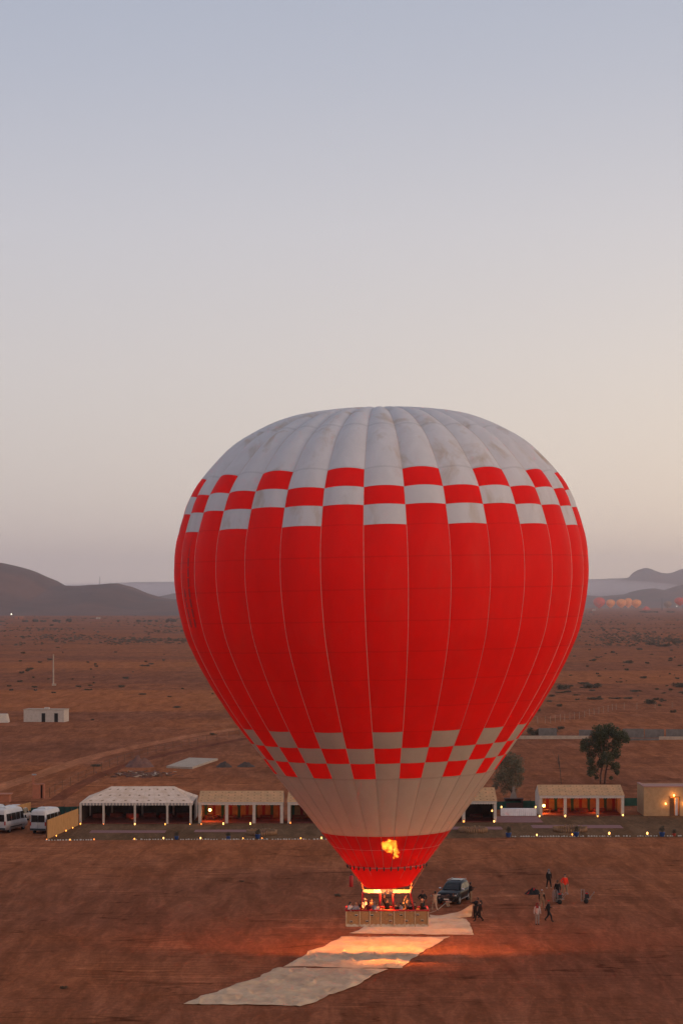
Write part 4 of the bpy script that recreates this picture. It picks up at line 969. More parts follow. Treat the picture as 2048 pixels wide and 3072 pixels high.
t = empty('barbecue', (hc_, Yh, 0)); tag(t, 'brown masonry barbecue with tapering chimney behind the white table', 'barbecue')
W = hx1-hx0; b = MB(); b.box((0,.5,.4), (W,1,.8)); b.box((-W/2+.1,.5,.95), (.2,1,.6)); b.box((W/2-.1,.5,.95), (.2,1,.6)); b.box((0,.95,.95), (W-.4,.1,.6)); b.box((0,.5,1.3), (W+.1,1.08,.1))
plain('dark_brick', (.09,.04,.03), .9, col2=(.06,.03,.022), scale=3, bump=.03); b.build('hearth', M['dark_brick'], t)
c = MB(); c.box((0,.5,1.75), (.9,.7,.8), 0, None, .42); c.box((0,.5,2.45), (.34,.28,.62)); plain('chimney_render', (.26,.19,.15), .9, col2=(.2,.14,.11), scale=2); c.build('chimney', M['chimney_render'], t)
# building at the right
Yb = F*H/(2448-V0); bx0 = (1930-U0)*Yb/F; bx1 = bx0+11
t = empty('building', ((bx0+bx1)/2, Yb, 0)); tag(t, 'sand coloured flat roofed building with lit doorway at the right edge', 'building'); W = bx1-bx0
cxb = (bx0+bx1)/2; dx0, dx1 = (2007-U0)*Yb/F-cxb, (2037-U0)*Yb/F-cxb
b = MB(); b.box(((-W/2+dx0)/2,.15,1.75), (dx0+W/2,.3,3.5)); b.box(((W/2+dx1)/2,.15,1.75), (W/2-dx1,.3,3.5)); b.box(((dx0+dx1)/2,.15,2.9), (dx1-dx0,.3,1.2))
b.box((-W/2+.15,3,1.75), (.3,5.4,3.5)); b.box((W/2-.15,3,1.75), (.3,5.4,3.5)); b.box((0,5.85,1.75), (W,.3,3.5)); b.build('wall', M['mud_wall'], t)
MB().box((0,3,3.40), (W-.6,5.4,.1)).build('roof', M['pink_coping'], t)
b = MB(); b.box((0,.12,3.56), (W+.1,.36,.12)); b.box((-W/2+.12,3,3.56), (.36,5.4,.12)); b.build('coping', M['pink_coping'], t)
MB().box(((dx0+dx1)/2,1.8,1.2), (2.4,.05,2.4)).build('inner_wall', M['hanging_ochre'], t)
b = MB(); 
for x in (dx0+.04, dx1-.04): b.box((x,-.01,1.14), (.08,.1,2.28))
b.box(((dx0+dx1)/2,-.01,2.32), (dx1-dx0+.08,.1,.08)); b.build('door_frame', M['wood'], t)
b = MB(); b.box((dx0+.32,.3,1.1), (.5,.05,2.15), 0); b.build('door', M['wood'], t); MB().box((dx1-.35,.25,1.1), (.32,.05,2.1)).build('door_curtain', M['linen'], t)
for u, v, e in ((1995,2411,40),(2020,2386,60),(2050,2411,40)):
    p = at(u, v, Yb-.15)-Vector((cxb, Yb, 0)); MB().box(p, (.16,.14,.2)).build('wall_lamp', M['lantern_bright'], t); lanternlight(at(u, v, Yb-.45), e*.35, (1,.5,.15), .08)
lanternlight(Vector((cxb+(dx0+dx1)/2, Yb+1.0, 1.9)), 110, (1,.5,.15))
p = at(2060, 2352, Yb+2)
# woven reed fences
def reedfence(a, c, h0, h1, label, npan=5):
    t = empty('reed_fence', a); tag(t, label, 'fence', 'reed fences by the vans'); d = c-a; L_ = d.length; dn = d.normalized(); pn = Vector((-dn.y, dn.x, 0))
    for i in range(npan):
        b = MB(); n = 44; vs = []
        for k in range(n+1):
            s = (i+k/n)/npan; p = dn*(s*L_)+pn*(.03*(k % 2)); h = h0+(h1-h0)*s+.03*noise.noise(Vector((s*90,1,0)))
            vs += [(p.x, p.y, 0), (p.x, p.y, h), (p.x+pn.x*.05, p.y+pn.y*.05, h), (p.x+pn.x*.05, p.y+pn.y*.05, 0)]
        for k in range(n):
            for q in range(3): b.f.append((4*k+q, 4*k+4+q, 4*k+5+q, 4*k+1+q)); b.m.append(0)
        b.v = vs; b.build('reed_panel', M['reed'], t)
    for i in range(npan+1):
        p = dn*(i/npan*L_)+pn*.1; MB().box((p.x,p.y,(h0+.1)/2), (.08,.08,h0+.1)).build('post', M['wood'], t)
reedfence(G(143,2518), G(236,2476), 2.1, 1.95, 'tan reed fence running from the yard corner up to the marquee')
reedfence(Vector((-40.3,240.5,0)), G(93,2459), 2.0, 2.1, 'tan reed fence behind the two white vans')
# green mesh fence behind the camp
def greenfence(pts, label):
    t = empty('green_fence', (pts[0][0], pts[0][1], 0)); tag(t, label, 'fence')
    o0 = Vector((pts[0][0], pts[0][1], 0))
    for i in range(len(pts)-1):
        a, c = Vector((*pts[i],0))-o0, Vector((*pts[i+1],0))-o0; n = max(1, int((c-a).length/2.5))
        for k in range(n):
            p, q = a+(c-a)*(k/n), a+(c-a)*((k+1)/n); b = MB(); b.bar(p+Vector((0,0,.5)), q+Vector((0,0,.5)), .02, 1.0+.06*math.sin(k*2.)); b.build('net_panel', M['green_net'], t)
            MB().tube([p+Vector((0,0,0)), p+Vector((0,0,1.25))], .03, 6).build('post', M['dark_metal'], t)
greenfence([(-38.5,258.5),(-29,261.8),(-15,262.5)], 'low green mesh fence behind the vans and the marquee')
greenfence([(18.8,266.5),(36,271.5),(60,272.5)], 'low green mesh fence behind the barbecue and the right tents')
# rugs / carpets on the yard
for (u0, u1, va, vb, lb) in ((268,500,2492,2499,'long narrow pink carpet in front of the marquee'), (582,812,2490,2497,'long narrow pink carpet in front of the tent beside the marquee'), (1330,1502,2481,2489,'narrow pink carpet beside the middle ring of logs'), (1598,1858,2476,2485,'longest narrow pink carpet, in front of the glowing red tent'), (1478,1612,2450,2468,'wide dull red carpet in front of the white table')):
    a, c = G(u0, vb), G(u1, va); b = MB(); b.box(((a.x+c.x)/2,(a.y+c.y)/2,.025), (abs(c.x-a.x), abs(c.y-a.y), .03)); o = b.build('carpet', M['path_red']); tag(o, lb, 'carpet', 'carpets laid on the yard')
# rings of logs
lm = MB().tube([(0,0,0),(0,0,.26),(0,0,.52)], [.10,.105,.10], 8).mesh('log', M['log'], True)
def logring(u, v, rx, label):
    c = G(u, v); t = empty('log_ring', c); tag(t, label, 'log ring', 'rings of upright logs in the yard'); n = int(2*math.pi*rx/.27)
    for i in range(n):
        a = 2*math.pi*i/n; o = link('log', lm, t, (rx*math.cos(a), rx*.95*math.sin(a), 0)); o.scale = (1+.25*random.random(),)*2+(.8+.35*random.random(),)
logring(1418, 2496, 1.55, 'ring of upright logs touching the right side of the balloon throat'); logring(1708, 2494, 1.85, 'ring of upright logs below the glowing red tent'); logring(785, 2504, 1.6, 'ring of upright logs on the left side of the yard')
# shrub and tree makers
def leaves(b, clumps, n, size, seed=0, flat=1.0, m=0):
    rnd = random.Random(seed); tot = sum(c[3]**2 for c in clumps)
    for c in clumps:
        k = int(n*c[3]**2/tot)
        for _ in range(k):
            d = Vector((rnd.gauss(0,1), rnd.gauss(0,1), rnd.gauss(0,1))).normalized(); rr = c[3]*(rnd.random()**.45)*(1+.25*noise.noise(d*2.3+Vector((seed,c[0],c[2]))))
            p = Vector(c[:3])+Vector((d.x*rr, d.y*rr, d.z*rr*flat)); s = size*(.6+rnd.random()*.9)
            a = Vector((rnd.gauss(0,1),rnd.gauss(0,1),rnd.gauss(0,.7))).normalized(); e = a.cross(Vector((rnd.gauss(0,1),rnd.gauss(0,1),rnd.gauss(0,1)))).normalized()
            b.add([p-a*s, p+e*s*.45, p+a*s, p-e*s*.45], [(0,1,2,3)], m)
def potplant(u, v, pot, label, s=1.0):
    p = G(u, v); t = empty('potted_plant', p); tag(t, label, 'potted plant', 'potted plants on the stone line')
    b = MB(); b.tube([(0,0,0),(0,0,.12*s),(0,0,.38*s),(0,0,.42*s)], [.17*s,.22*s,.27*s,.29*s], 14); b.build('pot', M[pot], t, True)
    b = MB(); leaves(b, [(0,0,.62*s,.28*s),(.08,0,.8*s,.2*s)], 160, .09, int(u)); b.build('foliage', M['leaf_scrub'], t)
for u, v, pot, lb, s in ((1524,2512,'blue_pot','blue pot with a bushy plant at the left start of the right stone line',1.2),(1727,2510,'blue_pot','blue pot with a plant in front of the ring of logs below the red tent',1.2),(1984,2510,'blue_pot','blue pot with a plant near the right edge of the yard',1.2),(530,2519,'blue_pot','blue pot with a plant between two bright lanterns on the left',.9),(685,2519,'blue_pot','blue pot just left of the left ring of logs',.9),(773,2516,'blue_pot','blue pot in front of the left ring of logs',1.1),(2020,2509,'red_pot','red pot on the stone line at the right edge',.8)): potplant(u, v, pot, lb, s)
# white stones edging the yard
b = MB(); rnd = random.Random(3)
for u0, v0, u1, v1 in ((140,2522,292,2521),(400,2520,985,2519),(1528,2511,2600,2507)):
    a, c = G(u0, v0), G(u1, v1); n = int((c-a).length/.30)
    for i in range(n):
        if rnd.random() < .12: continue
        p = a+(c-a)*(i/n)+Vector((rnd.uniform(-.04,.04), rnd.uniform(-.08,.08), .05)); r_ = rnd.uniform(.07,.14); b.ball(p, (r_, r_*.9, r_*.75), 6, 4)
tag(b.build('stone_edging', M['stone_pale'], smooth=False), 'line of small pale stones edging the yard', kind='stuff')

# ================================================================== CREW GEAR
def fan(u, v, yaw, label):
    t = empty('inflation_fan', G(u, v), yaw); tag(t, label, 'fan', 'inflation fans')
    b = MB(); zc, rc = .68, .52        # cage: rings and spokes, axis along X
    for x in (-.12, .12):
        for r_ in (rc, rc*.8, rc*.6, rc*.4, rc*.2): b.tube([(x, r_*math.cos(2*math.pi*i/20), zc+r_*math.sin(2*math.pi*i/20)) for i in range(21)], .007 if r_ < rc else .018, 4, caps=False)
        for i in range(12): a = math.pi*i/6; b.tube([(x,0,zc),(x,rc*math.cos(a),zc+rc*math.sin(a))], .006, 4)
    for i in range(12): a = math.pi*i/6; b.tube([(-.12,rc*math.cos(a),zc+rc*math.sin(a)),(.12,rc*math.cos(a),zc+rc*math.sin(a))], .01, 4)
    b.build('cage', M['cage_wire'], t)
    b = MB()
    for i in range(2):
        for sg in (-1, 1): b.box((0, 0, zc), (.03,.12,rc*1.8), 0, Matrix.Rotation(i*math.pi/2+.4,3,'X')@Matrix.Rotation(.3*sg,3,'Z'))
    b.build('propeller', M['wood'], t)
    b = MB(); b.box((.38,0,.62), (.36,.34,.34)); b.tube([(.38,0,.8),(.38,0,.95)], .09, 8); b.ball((.42,.1,.88), .1, 8, 6); b.build('engine', M['dark_metal'], t)
    MB().box((.36,-.1,.86), (.22,.16,.12)).build('fuel_tank', M['cylinder_red'], t)
    b = MB(); b.bar((-.1,-.25,.2),(.75,-.25,.42),.04,.04); b.bar((-.1,.25,.2),(.75,.25,.42),.04,.04); b.bar((.55,-.25,.38),(1.0,-.25,.95),.03,.03); b.bar((.55,.25,.38),(1.0,.25,.95),.03,.03); b.bar((1.0,-.25,.95),(1.0,.25,.95),.03,.03); b.build('chassis', M['cage_wire'], t)
    for sy in (-1, 1):
        b = MB(); b.tube([(.3,sy*.34,.2),(.3,sy*.42,.2)], .2, 14); b.build('wheel', M['rubber'], t, True)
fan(1664, 2711, R(8), 'wire caged inflation fan in front of the man in black jacket'); fan(1746, 2709, R(-5), 'wire caged inflation fan standing alone right of the man in the orange jacket')
# cloth heap
def heap(name, u, v, wd, hgt, dp, m, label, cat, seed, parent=None, n=22, rough=.5):
    c = G(u, v); b = MB()
    for j in range(n+1):
        for i in range(n+1):
            x, y = (i/n*2-1), (j/n*2-1); r_ = math.hypot(x, y); k = max(0, 1-r_**1.6)
            z = hgt*k*(1+rough*noise.fractal(Vector((x*2.2, y*2.2, seed)), 1, 2, 4)); b.v.append((x*wd/2, y*dp/2, max(-.01, z)-.01))
    for j in range(n):
        for i in range(n): k = j*(n+1)+i; b.f.append((k,k+1,k+n+2,k+n+1)); b.m.append(0)
    o = b.build(name, m, None, True, c); tag(o, label, cat); return o
hp = heap('cloth_heap', 1597, 2682, 1.5, .55, 1.2, M['cloth_black'], 'heap of dark cloth with red lining lying on the ground left of the crew', 'cloth heap', 4)
b = MB(); b.add([(-.45,-.35,.16),(.1,-.30,.38),(.25,-.05,.55),(-.25,-.15,.46)], [(0,1,2,3)]); b.add([(-.6,-.4,.05),(-.1,-.48,.12),(-.05,-.40,.24),(-.45,-.36,.17)], [(0,1,2,3)]); b.build('lining', M['cloth_red'], hp)
# gas cylinder
t = empty('gas_cylinder', G(1053,2660)); tag(t, 'tall red gas cylinder standing alone on the ground left of the balloon throat', 'gas cylinder')
b = MB(); b.tube([(0,0,0),(0,0,.05),(0,0,.9),(0,0,1.0),(0,0,1.04)], [.17,.19,.19,.13,.06], 16); b.build('tank', M['cylinder_red'], t, True)
b = MB(); b.tube([(0,0,1.0),(0,0,1.16)], .035, 8); b.box((0,0,1.14), (.16,.05,.04)); b.build('valve', M['dark_metal'], t)
b = MB(); b.tube([(0.13*math.cos(i*math.pi/6),.13*math.sin(i*math.pi/6),1.08) for i in range(13)], .015, 5); b.build('collar', M['dark_metal'], t)

# ================================================================== PLAIN BEHIND THE CAMP
# small white house
Yw = F*H/(2166-V0); t = empty('small_house', ((132-U0)*Yw/F, Yw, 0), R(-8)); tag(t, 'small flat roofed white building with two dark doorways on the left plain', 'building')
b = MB(); b.box((0,2.0,1.3), (8.9,4,2.6)); b.build('wall', M['white_paint'], t); MB().box((0,2,2.66), (9.1,4.2,.12)).build('roof', M['concrete'], t)
for x in (-.05, 2.75): 
    f_ = MB().box((x,-.01,.95), (.8,.06,1.9)).build('door', M['hole'], t)
MB().box((.3,1.5,2.9), (1.0,.8,.35)).build('rooftop_box', M['white_paint'], t)
p = G(5, 2168); t = empty('small_tent', p); tag(t, 'pale tent shape cut by the left edge on the plain', 'tent'); b = MB(); b.box((0,1.5,.9), (2.8,3,1.8), 0, None, .75); b.build('tent_wall', M['canvas'], t)
# mast
t = empty('pole', G(161,2057)); tag(t, 'tall thin pale pole standing alone on the left plain', 'pole'); MB().tube([(0,0,0),(0,0,9.6)], [.26,.17], 8).build('shaft', M['concrete'], t); MB().box((.2,0,.3), (1.2,1,.6)).build('footing', M['concrete'], t)
def lattice_mast(loc, h, label):
    t = empty('mast', loc); tag(t, label, 'mast'); b = MB(); w_ = h*.02
    for sx in (-1,1):
        for sy in (-1,1): b.tube([(sx*w_,sy*w_,0),(sx*w_*.3,sy*w_*.3,h)], h*.006, 4)
    for i in range(12):
        z0, z1 = h*i/12, h*(i+1)/12; k0, k1 = w_*(1-.7*i/12), w_*(1-.7*(i+1)/12); b.tube([(-k0,-k0,z0),(k1,-k1,z1)], h*.004, 4); b.tube([(k0,-k0,z0),(-k1,-k1,z1)], h*.004, 4)
    b.build('lattice', M['dark_metal'], t)
p = at(301, 1760, 4300); lattice_mast(Vector((p.x, 4295, p.z-3)), 23, 'thin lattice mast on the saddle of the left hills')
p = G(1984, 1832); lattice_mast(p, 32, 'thin lattice mast between the far balloons at the right')
# terracotta kiosk with lamp post, red hut
p = G(115,2396); t = empty('kiosk', p); tag(t, 'small terracotta block structure with an open slot beside the dirt road', 'kiosk')
b = MB(); b.box((-.2,.4,.95), (1.05,.8,1.9)); b.box((.7,.4,.95), (.22,.8,1.9)); b.box((.45,.4,1.86), (.4,.8,.14)); b.build('wall', M['terracotta'], t); MB().box((.45,.7,.9), (.3,.1,1.7)).build('opening', M['hole'], t)
t = empty('lamp_post', G(101,2394)); tag(t, 'post with a small pale lamp head beside the terracotta kiosk', 'lamp post'); MB().box((0,0,1.5), (.22,.22,3.0)).build('shaft', M['terracotta'], t); b = MB(); b.box((.1,0,3.1), (.55,.25,.14)); b.box((0,0,3.0),(.1,.1,.2)); b.build('lamp_head', M['steel'], t)
p = G(8,2408); t = empty('low_hut', p); tag(t, 'low terracotta hut at the left edge behind the vans', 'hut'); MB().box((0,1,.5), (1.7,2,1.0)).build('wall', M['terracotta'], t); MB().box((.1,1,1.04), (2.0,2.2,.1)).build('roof', M['terracotta'], t)
# slab, rubble
c0, c1, c2, c3 = G(499,2304), G(578,2307), G(654,2281), G(568,2278); b = MB()
lo4 = [Vector((p.x,p.y,0)) for p in (c0,c1,c2,c3)]; hi4 = [Vector((p.x,p.y,.3)) for p in (c0,c1,c2,c3)]
b.add(lo4+hi4, [(4,5,6,7),(0,1,5,4),(1,2,6,5),(2,3,7,6),(3,0,4,7)]); tag(b.build('concrete_slab', M['concrete']), 'pale concrete slab on the bare ground behind the left tents', 'slab')
heap('soil_heap', 419, 2300, 4.6, 1.5, 4, M['rubble_soil'], 'pointed heap of reddish soil behind the marquee', 'heap', 2)
heap('gravel_heap', 672, 2301, 2.6, .8, 2.5, M['gravel_dark'], 'dark gravel heap just right of the concrete slab', 'heap', 3); heap('gravel_heap', 738, 2300, 2.9, .7, 2.5, M['gravel_dark'], 'dark gravel heap farthest right beside the balloon edge', 'heap', 6)
b = MB(); rnd = random.Random(11)
for i in range(150):
    p = G(rnd.gauss(425,42), rnd.gauss(2325,4)); q = Matrix.Rotation(rnd.random()*3,3,'Z')@Matrix.Rotation(rnd.uniform(-.3,.3),3,'Y'); b.box(p+Vector((0,0,.08)), (rnd.uniform(.2,1.6), rnd.uniform(.08,.3), rnd.uniform(.05,.25)), rnd.choice((0,1,1,2,2,2)), q)
tag(b.build('building_debris', [M['concrete'], M['wood'], M['rubble_soil']]), 'scattered planks and blocks in front of the soil heap', kind='stuff')
# walls at the right
def wallrun(u0, u1, v, h, m, label):
    a, c = G(u0, v), G(u1, v); n = max(1, int((c-a).length/3.6)); t = empty('low_wall', a); tag(t, label, 'wall', 'low walls behind the trees')
    for i in range(n):
        p, q = (c-a)*(i/n), (c-a)*((i+1)/n); b = MB(); b.bar(p+Vector((.02,0,h/2)), q+Vector((-.02,0,h/2)), .22, h*(1+.02*(i%2))); b.build('wall_section', M[m], t)
wallrun(1540,1765,2217,.62,'concrete','long low white wall behind the balloon and the feathery tree'); wallrun(1890,1975,2221,.35,'block_grey','lowest grey wall stub right of the tall tree'); wallrun(1975,2250,2219,.6,'concrete','low white wall reaching the right edge')
wallrun(1614,1669,2207,1.45,'block_grey','tall grey block wall piece nearest the balloon'); wallrun(1735,1778,2208,1.2,'block_grey','grey block wall piece just left of the tall tree'); wallrun(1866,1930,2213,1.7,'block_grey','grey block wall piece just right of the tall tree'); wallrun(1932,1990,2213,1.6,'block_grey','second grey block wall piece right of the tall tree'); wallrun(1996,2200,2213,1.6,'block_grey','grey block wall piece at the right edge')
# wire fences
def wirefence(pts, h, label, m='white_paint', sag=.0, rad=.035):
    t = empty('wire_fence', pts[0]); tag(t, label, 'fence')
    for p in pts: MB().tube([p-pts[0], p-pts[0]+Vector((random.uniform(-.08,.08),0,h*random.uniform(.9,1.08)))], rad, 5).build('post', M[m], t)
    for q in (.35, .9): b = MB(); b.tube([p-pts[0]+Vector((0,0,h*q)) for p in pts], .008, 3, caps=False); b.build('wire', M['dark_metal'], t)
wirefence([G(1500+x/2.861, 1650+y/2.861+1) for x, y in ((200,1496),(250,1492),(320,1487),(385,1484),(430,1485),(470,1478),(515,1466),(550,1470),(595,1456),(635,1450),(677,1442),(720,1434),(765,1422),(803,1412),(843,1403),(883,1394),(922,1386),(960,1374),(993,1368),(1060,1364),(1170,1364),(1325,1358),(1472,1352),(1640,1345))], 1.55, 'line of thin white fence posts crossing the right plain', 'concrete')
fp = smoothpath([G(u, v) for u, v in ((150,2392),(235,2345),(330,2302),(420,2272),(520,2248),(620,2228),(740,2205))], 4)
wirefence(fp, 1.3, 'wire fence following the dirt road on the left', 'wood', rad=.04)
b = MB(); tag(ribbon(smoothpath([G(u, v+6) for u, v in ((170,2395),(235,2352),(330,2308),(420,2277),(520,2253),(620,2232),(740,2209))]), 2.0, .012).build('ditch', M['ditch_soil']), 'dark strip of disturbed soil along the wire fence', kind='structure')
# trees
def tree(name, base, clumps, trunks, leaf, bark, n, size, label, seed, flat=1.0):
    t = empty(name, base); tag(t, label, 'tree'); b = MB()
    for tr_ in trunks: b.tube([Vector(p)-base for p in tr_[0]], tr_[1], 8)
    b.build('trunk', M[bark], t, True)
    c = MB(); leaves(c, [((x-base.x), (y-base.y), z, r_) for x, y, z, r_ in clumps], n, size, seed, flat); c.build('crown', M[leaf], t)
    return t
bs = G(1803,2352); Yt = bs.y; sc_ = F/Yt; rnd = random.Random(5)
cl = []
for u, v, r_ in ((1800,2200,30),(1825,2192,24),(1790,2222,28),(1757,2232,20),(1750,2245,14),(1862,2210,22),(1878,2218,12),(1845,2200,20),(1805,2245,26),(1845,2235,20),(1772,2262,18),(1818,2275,24),(1846,2262,16),(1770,2285,14),(1800,2290,14),(1777,2310,17),(1768,2322,9),(1844,2300,15),(1850,2318,9),(1832,2334,7),(1788,2332,8)):
    p = at(u, v, Yt+rnd.uniform(-1.4,1.4)); cl.append((p.x, p.y, p.z, r_/sc_*1.0))
P_ = lambda u, v, dy=0: at(u, v, Yt+dy)
tree('eucalyptus_tree', bs, cl, [([P_(1800,2354),P_(1800,2325),P_(1808,2285),P_(1802,2240),P_(1800,2205)],[.16,.13,.1,.07,.03]), ([P_(1812,2354,.3),P_(1815,2320,.3),P_(1822,2285,.4),P_(1835,2250,.4),P_(1850,2220,.2)],[.17,.14,.1,.07,.03]), ([P_(1808,2285),P_(1785,2262,-.4),P_(1762,2240,-.5)],[.06,.05,.02]), ([P_(1800,2330),P_(1786,2318),P_(1778,2305)],[.05,.04,.02]),([P_(1818,2310),P_(1836,2305),P_(1845,2298)],[.05,.04,.02])],
     'leaf_dark', 'bark', 15000, .12, 'tall dark green tree with two reddish trunks behind the glowing red tent', 5)
bs = G(1536,2408); Yt = bs.y; sc_ = F/Yt; cl = []
for u, v, r_ in ((1528,2275,22),(1550,2285,22),(1505,2285,22),(1540,2310,28),(1510,2320,28),(1560,2310,14),(1560,2335,12),(1495,2340,20),(1530,2345,26),(1555,2352,12),(1485,2360,12),(1512,2368,16),(1540,2372,14)):
    p = at(u, v, Yt+rnd.uniform(-1,1)); cl.append((p.x, p.y, p.z, r_/sc_))
tree('pepper_tree', bs, cl, [([P_(1536,2408),P_(1537,2380),P_(1532,2345),P_(1535,2300)],[.14,.12,.08,.03]), ([P_(1536,2380),P_(1515,2350,.3),P_(1503,2315,.4)],[.09,.06,.03]), ([P_(1535,2360),P_(1552,2325),P_(1556,2300)],[.07,.05,.02])], 'leaf_olive', 'bark_grey', 8500, .085, 'pale olive feathery tree partly behind the right side of the balloon', 6)
bs = G(1682,2353); Yt = bs.y; b = MB(); t = empty('dead_tree', bs); tag(t, 'thin bare dead sapling left of the tall tree', 'tree')
for pts, rd_ in (([P_(1682,2353),P_(1680,2320),P_(1676,2290),P_(1673,2262)],[.05,.045,.07,.02]), ([P_(1678,2305),P_(1668,2275),P_(1655,2250)],[.03,.02,.01]), ([P_(1676,2290),P_(1674,2275),P_(1675,2266)],[.10,.08,.03])): b.tube([p-bs for p in pts], rd_, 5)
b.build('trunk', M['bark_grey'], t, True)
# shrubs
shr = []
for q in range(4):
    b = MB(); rnd = random.Random(q+20); cl = [(rnd.uniform(-.6,.6), rnd.uniform(-.5,.5), rnd.uniform(.10,.32), rnd.uniform(.2,.42)) for _ in range(9)]
    leaves(b, cl, 700, .075, q+30, .75); shr.append(b.mesh('shrub', M['leaf_scrub']))
def shrub(u, v, wpx, hpx, label, group, cat='shrub', i=0, m=None):
    p = G(u, v); s = F/p.y; o = link('shrub', shr[i % 4], None, p, random.random()*6); k = wpx/s/1.9; kz = max(hpx/s/.72, k*.25)
    o.scale = (k, k, kz); tag(o, label, cat, group); return o
big = [(1689,2068,62,20,'wide dark bush touching the right side of the balloon'),(1773,2064,78,20,'widest dark bush on the right plain'),(1748,2053,50,9,'flat bush just behind the widest dark bush'),(2035,2062,58,22,'dark bush cut by the right edge of the plain'),
 (1947,2112,52,20,'rounded dark bush below the wide bushes, right of the tall tree'),(2019,2138,26,12,'small round bush near the right edge above the walls'),(1908,2076,44,9,'flat bush with a pale top midway to the right edge'),(1681,2079,34,7,'flat small bush below the bush at the balloon edge'),(1655,2090,30,9,'small bush touching the balloon edge'),
 (1730,2100,20,7,'leftmost of a row of flat bushes'),(1780,2099,60,10,'long flat bush in the middle of a row'),(1845,2097,44,8,'flat bush second from the right of the row'),(1882,2097,40,8,'rightmost flat bush of the row'),
 (1600,2206,60,30,'dense dark bush behind the wall at the balloon edge'),(1650,2196,50,16,'bush behind the tall grey wall piece'),(1680,2188,30,14,'small bush right of the wall bush'),(1884,1990,46,12,'dark bush farther back on the right plain'),(1776,1983,30,9,'small dark bush behind the right field'),
 (1915,1950,24,8,'small bush in the distance right'),(1990,1940,50,12,'wide low bush in the distance right'),(1950,1935,50,12,'wide low bush left of another in the distance'),(2030,1930,40,10,'low bush in the distance at the right edge'),
 (1010,2690,24,12,'small dark tuft on bare ground left of the basket'),(726,2645,20,6,'tiny dark tuft on bare ground left of the balloon'),(192,2966,32,11,'dark tuft near the bottom left corner'),
 (238,2061,26,7,'small dark shrub right of the tall pale pole'),(272,2058,18,6,'smaller shrub to the right of the one by the pole'),(508,2091,18,6,'small dark shrub on the left field near the balloon'),(278,2161,14,6,'tiny shrub right of the small white building'),(640,2205,26,9,'shrub on the dirt road near the balloon'),(288,2300,40,10,'low shrub below the dirt road'),
 (1640,1480+0,0,0,'')]
for i, (u, v, w_, h_, lb) in enumerate(big[:-1]): shrub(u, v, w_, h_, lb, None, i=i)
rnd = random.Random(99); cnt = 0
for _ in range(230):
    v = 1868+ (rnd.random()**1.3)*270; u = rnd.choice((rnd.uniform(-20,700), rnd.uniform(1580,2070)))
    edge = 16*(v-1800)**.0
    if u < 700 and v > 2090 and rnd.random() < .8: continue
    s = (v-1790)/260; w_ = rnd.uniform(5,20)*(.5+s); shrub(u, v, w_, min(w_*.5, rnd.uniform(3,7)*(.6+s)), 'small dark scrub bush on the %s plain, %s' % (('left','right')[u > 1000], ('close behind the wire fence or road','in the middle distance','far off towards the hills')[0 if v > 2060 else 1 if v > 1940 else 2]), 'small scrub bushes, %s plain, %s' % (('left','right')[u > 1000], ('near','middle','far')[0 if v > 2060 else 1 if v > 1940 else 2]), i=rnd.randint(0,3))
# far scrub as one mass
b = MB()
for _ in range(24000):
    Y = 4400/(1+2.6*rnd.random()); x = rnd.uniform(-.19,.19)*Y
    if noise.fractal(Vector((x*.012, Y*.0045, 2)), 1, 2, 4) < rnd.uniform(-.1,.9): continue
    s = rnd.uniform(.4,1.5)*(1 if Y < 2500 else 1.3); z = .5*s
    a = rnd.random()*6; dx, dy = math.cos(a)*s, math.sin(a)*s
    b.add([(x-dx,Y-dy,0),(x+dx,Y+dy,0),(x+dx*.5,Y+dy*.5,z),(x-dx*.6,Y-dy*.6,z*.8)], [(0,1,2,3)]); b.add([(x-dy,Y+dx,0),(x+dy,Y-dx,0),(x+dy*.6,Y-dx*.6,z*.9),(x-dy*.5,Y+dx*.5,z)], [(0,1,2,3)])
tag(b.build('scrub', M['leaf_far']), 'low scattered scrub over the distant plain', kind='stuff')
# far tree line
for i, (u, w_, h_) in enumerate(((8,20,5),(78,24,7),(108,22,10),(130,20,8),(165,20,9),(178,14,8),(206,22,12),(355,10,9),(415,22,8),(432,16,7),(452,18,8),(470,16,7),(505,18,10),(522,22,11),(1770,14,4),(1935,40,6),(1965,20,5),(2010,30,6))):
    v = 1866 if u < 700 else 1838; p = G(u, v); s = F/p.y; o = link('far_tree', shr[i % 4], None, p, i); k = w_/s/1.7; o.scale = (k, k, h_/s/.6); tag(o, 'dark low tree in the line at the foot of the %s hills' % ('left' if u < 1000 else 'right'), 'tree', 'trees at the foot of the %s hills' % ('left' if u < 1000 else 'right'))
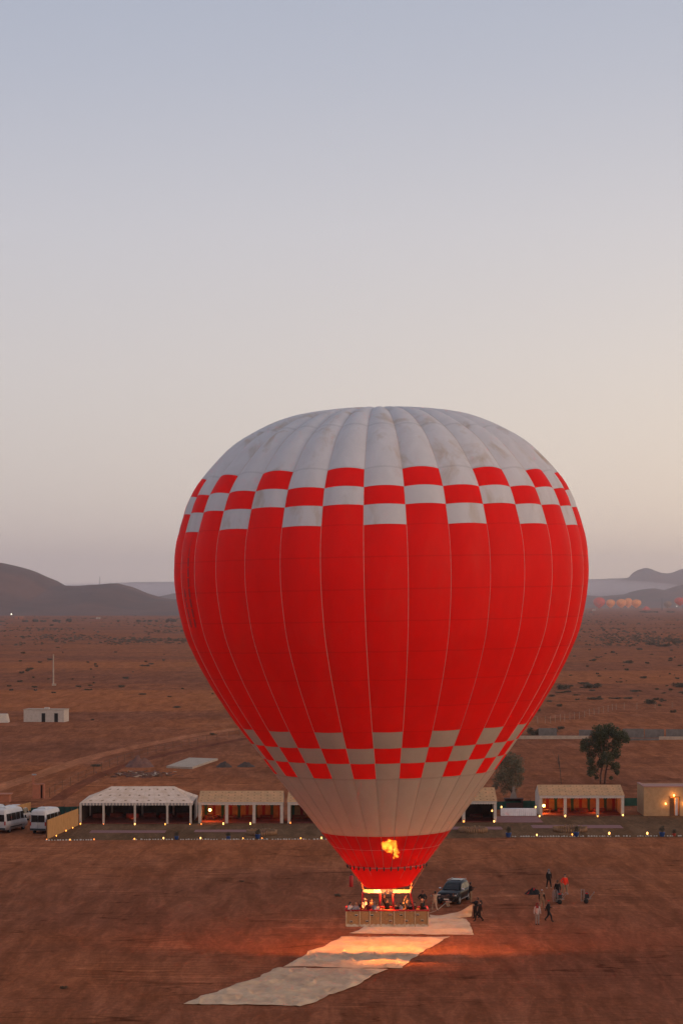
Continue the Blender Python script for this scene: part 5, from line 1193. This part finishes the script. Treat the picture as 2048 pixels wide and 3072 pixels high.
# far huts and lamps
for u, v, w_, h_, m_, lb in ((57,1857,24,8,'terracotta','small orange house far off at the foot of the left hills'),(295,1857,12,5,'white_paint','tiny white house far off below the left hills'),(1780,1832,10,4,'white_paint','tiny white hut far off left of the red balloon')):
    p = G(u, v); s = F/p.y; t = empty('far_house', p); tag(t, lb, 'house'); W, Hh = w_/s, h_/s; MB().box((0,W*.3,Hh/2), (W,W*.6,Hh)).build('wall', M[m_], t); MB().box((0,W*.3,Hh+.2), (W*1.04,W*.64,.4)).build('roof', M['concrete'], t); MB().box((0,-.05,Hh*.3), (W*.12,.2,Hh*.6)).build('door', M['hole'], t)
for u, v, lb in ((35,1850,'bright white lamp at the left edge at the foot of the hills'),(2028,1820,'small white lamp under the far red balloon at the right edge')):
    p = G(u, v) if v > 1840 else at(u, v, 5000); t = empty('far_lamp', (p.x, p.y, 0)); tag(t, lb, 'lamp'); MB().tube([(0,0,0),(0,0,max(p.z,3))], .25, 5).build('pole', M['dark_metal'], t); g = MB(); g.ball((0,-.3,max(p.z,3)+.8), .8, 8, 6); M['far_glow'] = M.get('far_glow') or mat('far_glow', (.8,.8,.7), .5, emit=(1,.9,.7), estr=6); g.build('lamp_head', M['far_glow'], t)
# far balloons
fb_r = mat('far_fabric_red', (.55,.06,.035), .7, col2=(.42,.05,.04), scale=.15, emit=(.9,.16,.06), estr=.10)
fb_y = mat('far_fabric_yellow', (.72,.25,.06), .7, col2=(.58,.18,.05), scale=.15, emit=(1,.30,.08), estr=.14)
fb_d = mat('far_fabric_brown', (.32,.18,.09), .7, col2=(.22,.12,.07), scale=.15)
def farballoon(u, vt, vb, wpx, Y, m, label):
    s = F/Y; R_ = wpx/2/s; hh = (vb-vt)/s; base = at(u, vb, Y); t = empty('far_balloon', (base.x, Y, max(base.z, .3))); tag(t, label, 'hot air balloon', 'distant hot air balloons'); z0 = 0
    pf = [(0,.12),(.06,.22),(.14,.45),(.25,.68),(.38,.88),(.5,.98),(.6,1.0),(.72,.96),(.84,.82),(.93,.58),(.98,.32),(1,.02)]
    n = 24; b = MB()
    for q, r_ in pf:
        for j in range(n): a = 2*math.pi*j/n; rr_ = r_*R_*(1+.02*math.cos(a*12)); b.v.append((rr_*math.cos(a), rr_*math.sin(a), 2.5+q*(hh-2.5)))
    for i in range(len(pf)-1):
        for j in range(n): b.f.append((i*n+j, i*n+(j+1)%n, (i+1)*n+(j+1)%n, (i+1)*n+j)); b.m.append(0)
    b.build('envelope', m, t, True); MB().box((0,0,.5), (2.6,1.5,1.1)).build('basket', M['wicker'], t)
    for sx in (-1,1): MB().tube([(sx*1.0,0,1.0),(sx*R_*.07,0,2.8)], .06, 4).build('cable', M['rope'], t)
farballoon(1796,1792,1828,35,5500,fb_r,'leftmost far balloon, dull red, in the row at the foot of the hills'); farballoon(1830,1798,1827,27,5500,fb_y,'far orange balloon just right of the dull red one')
farballoon(1883,1794,1827,25,5900,fb_y,'far orange balloon half hidden behind its neighbours'); farballoon(1862,1797,1827,30,5500,fb_y,'far orange balloon in the middle of the row, in front'); farballoon(1907,1798,1827,30,5500,fb_y,'far orange balloon at the right end of the close group')
farballoon(2001,1803,1827,24,5600,fb_d,'dim brown far balloon standing apart on the right'); farballoon(2038,1792,1820,34,5200,fb_r,'red far balloon cut by the right edge')
o = heap('deflated_balloon', 1937, 1829, 24, 9, 20, fb_r, 'half inflated reddish balloon lying between the far balloons', 'hot air balloon', 8, rough=.3)
print('objects', len(bpy.data.objects), 'tris approx', sum(len(m.polygons) for m in bpy.data.meshes))
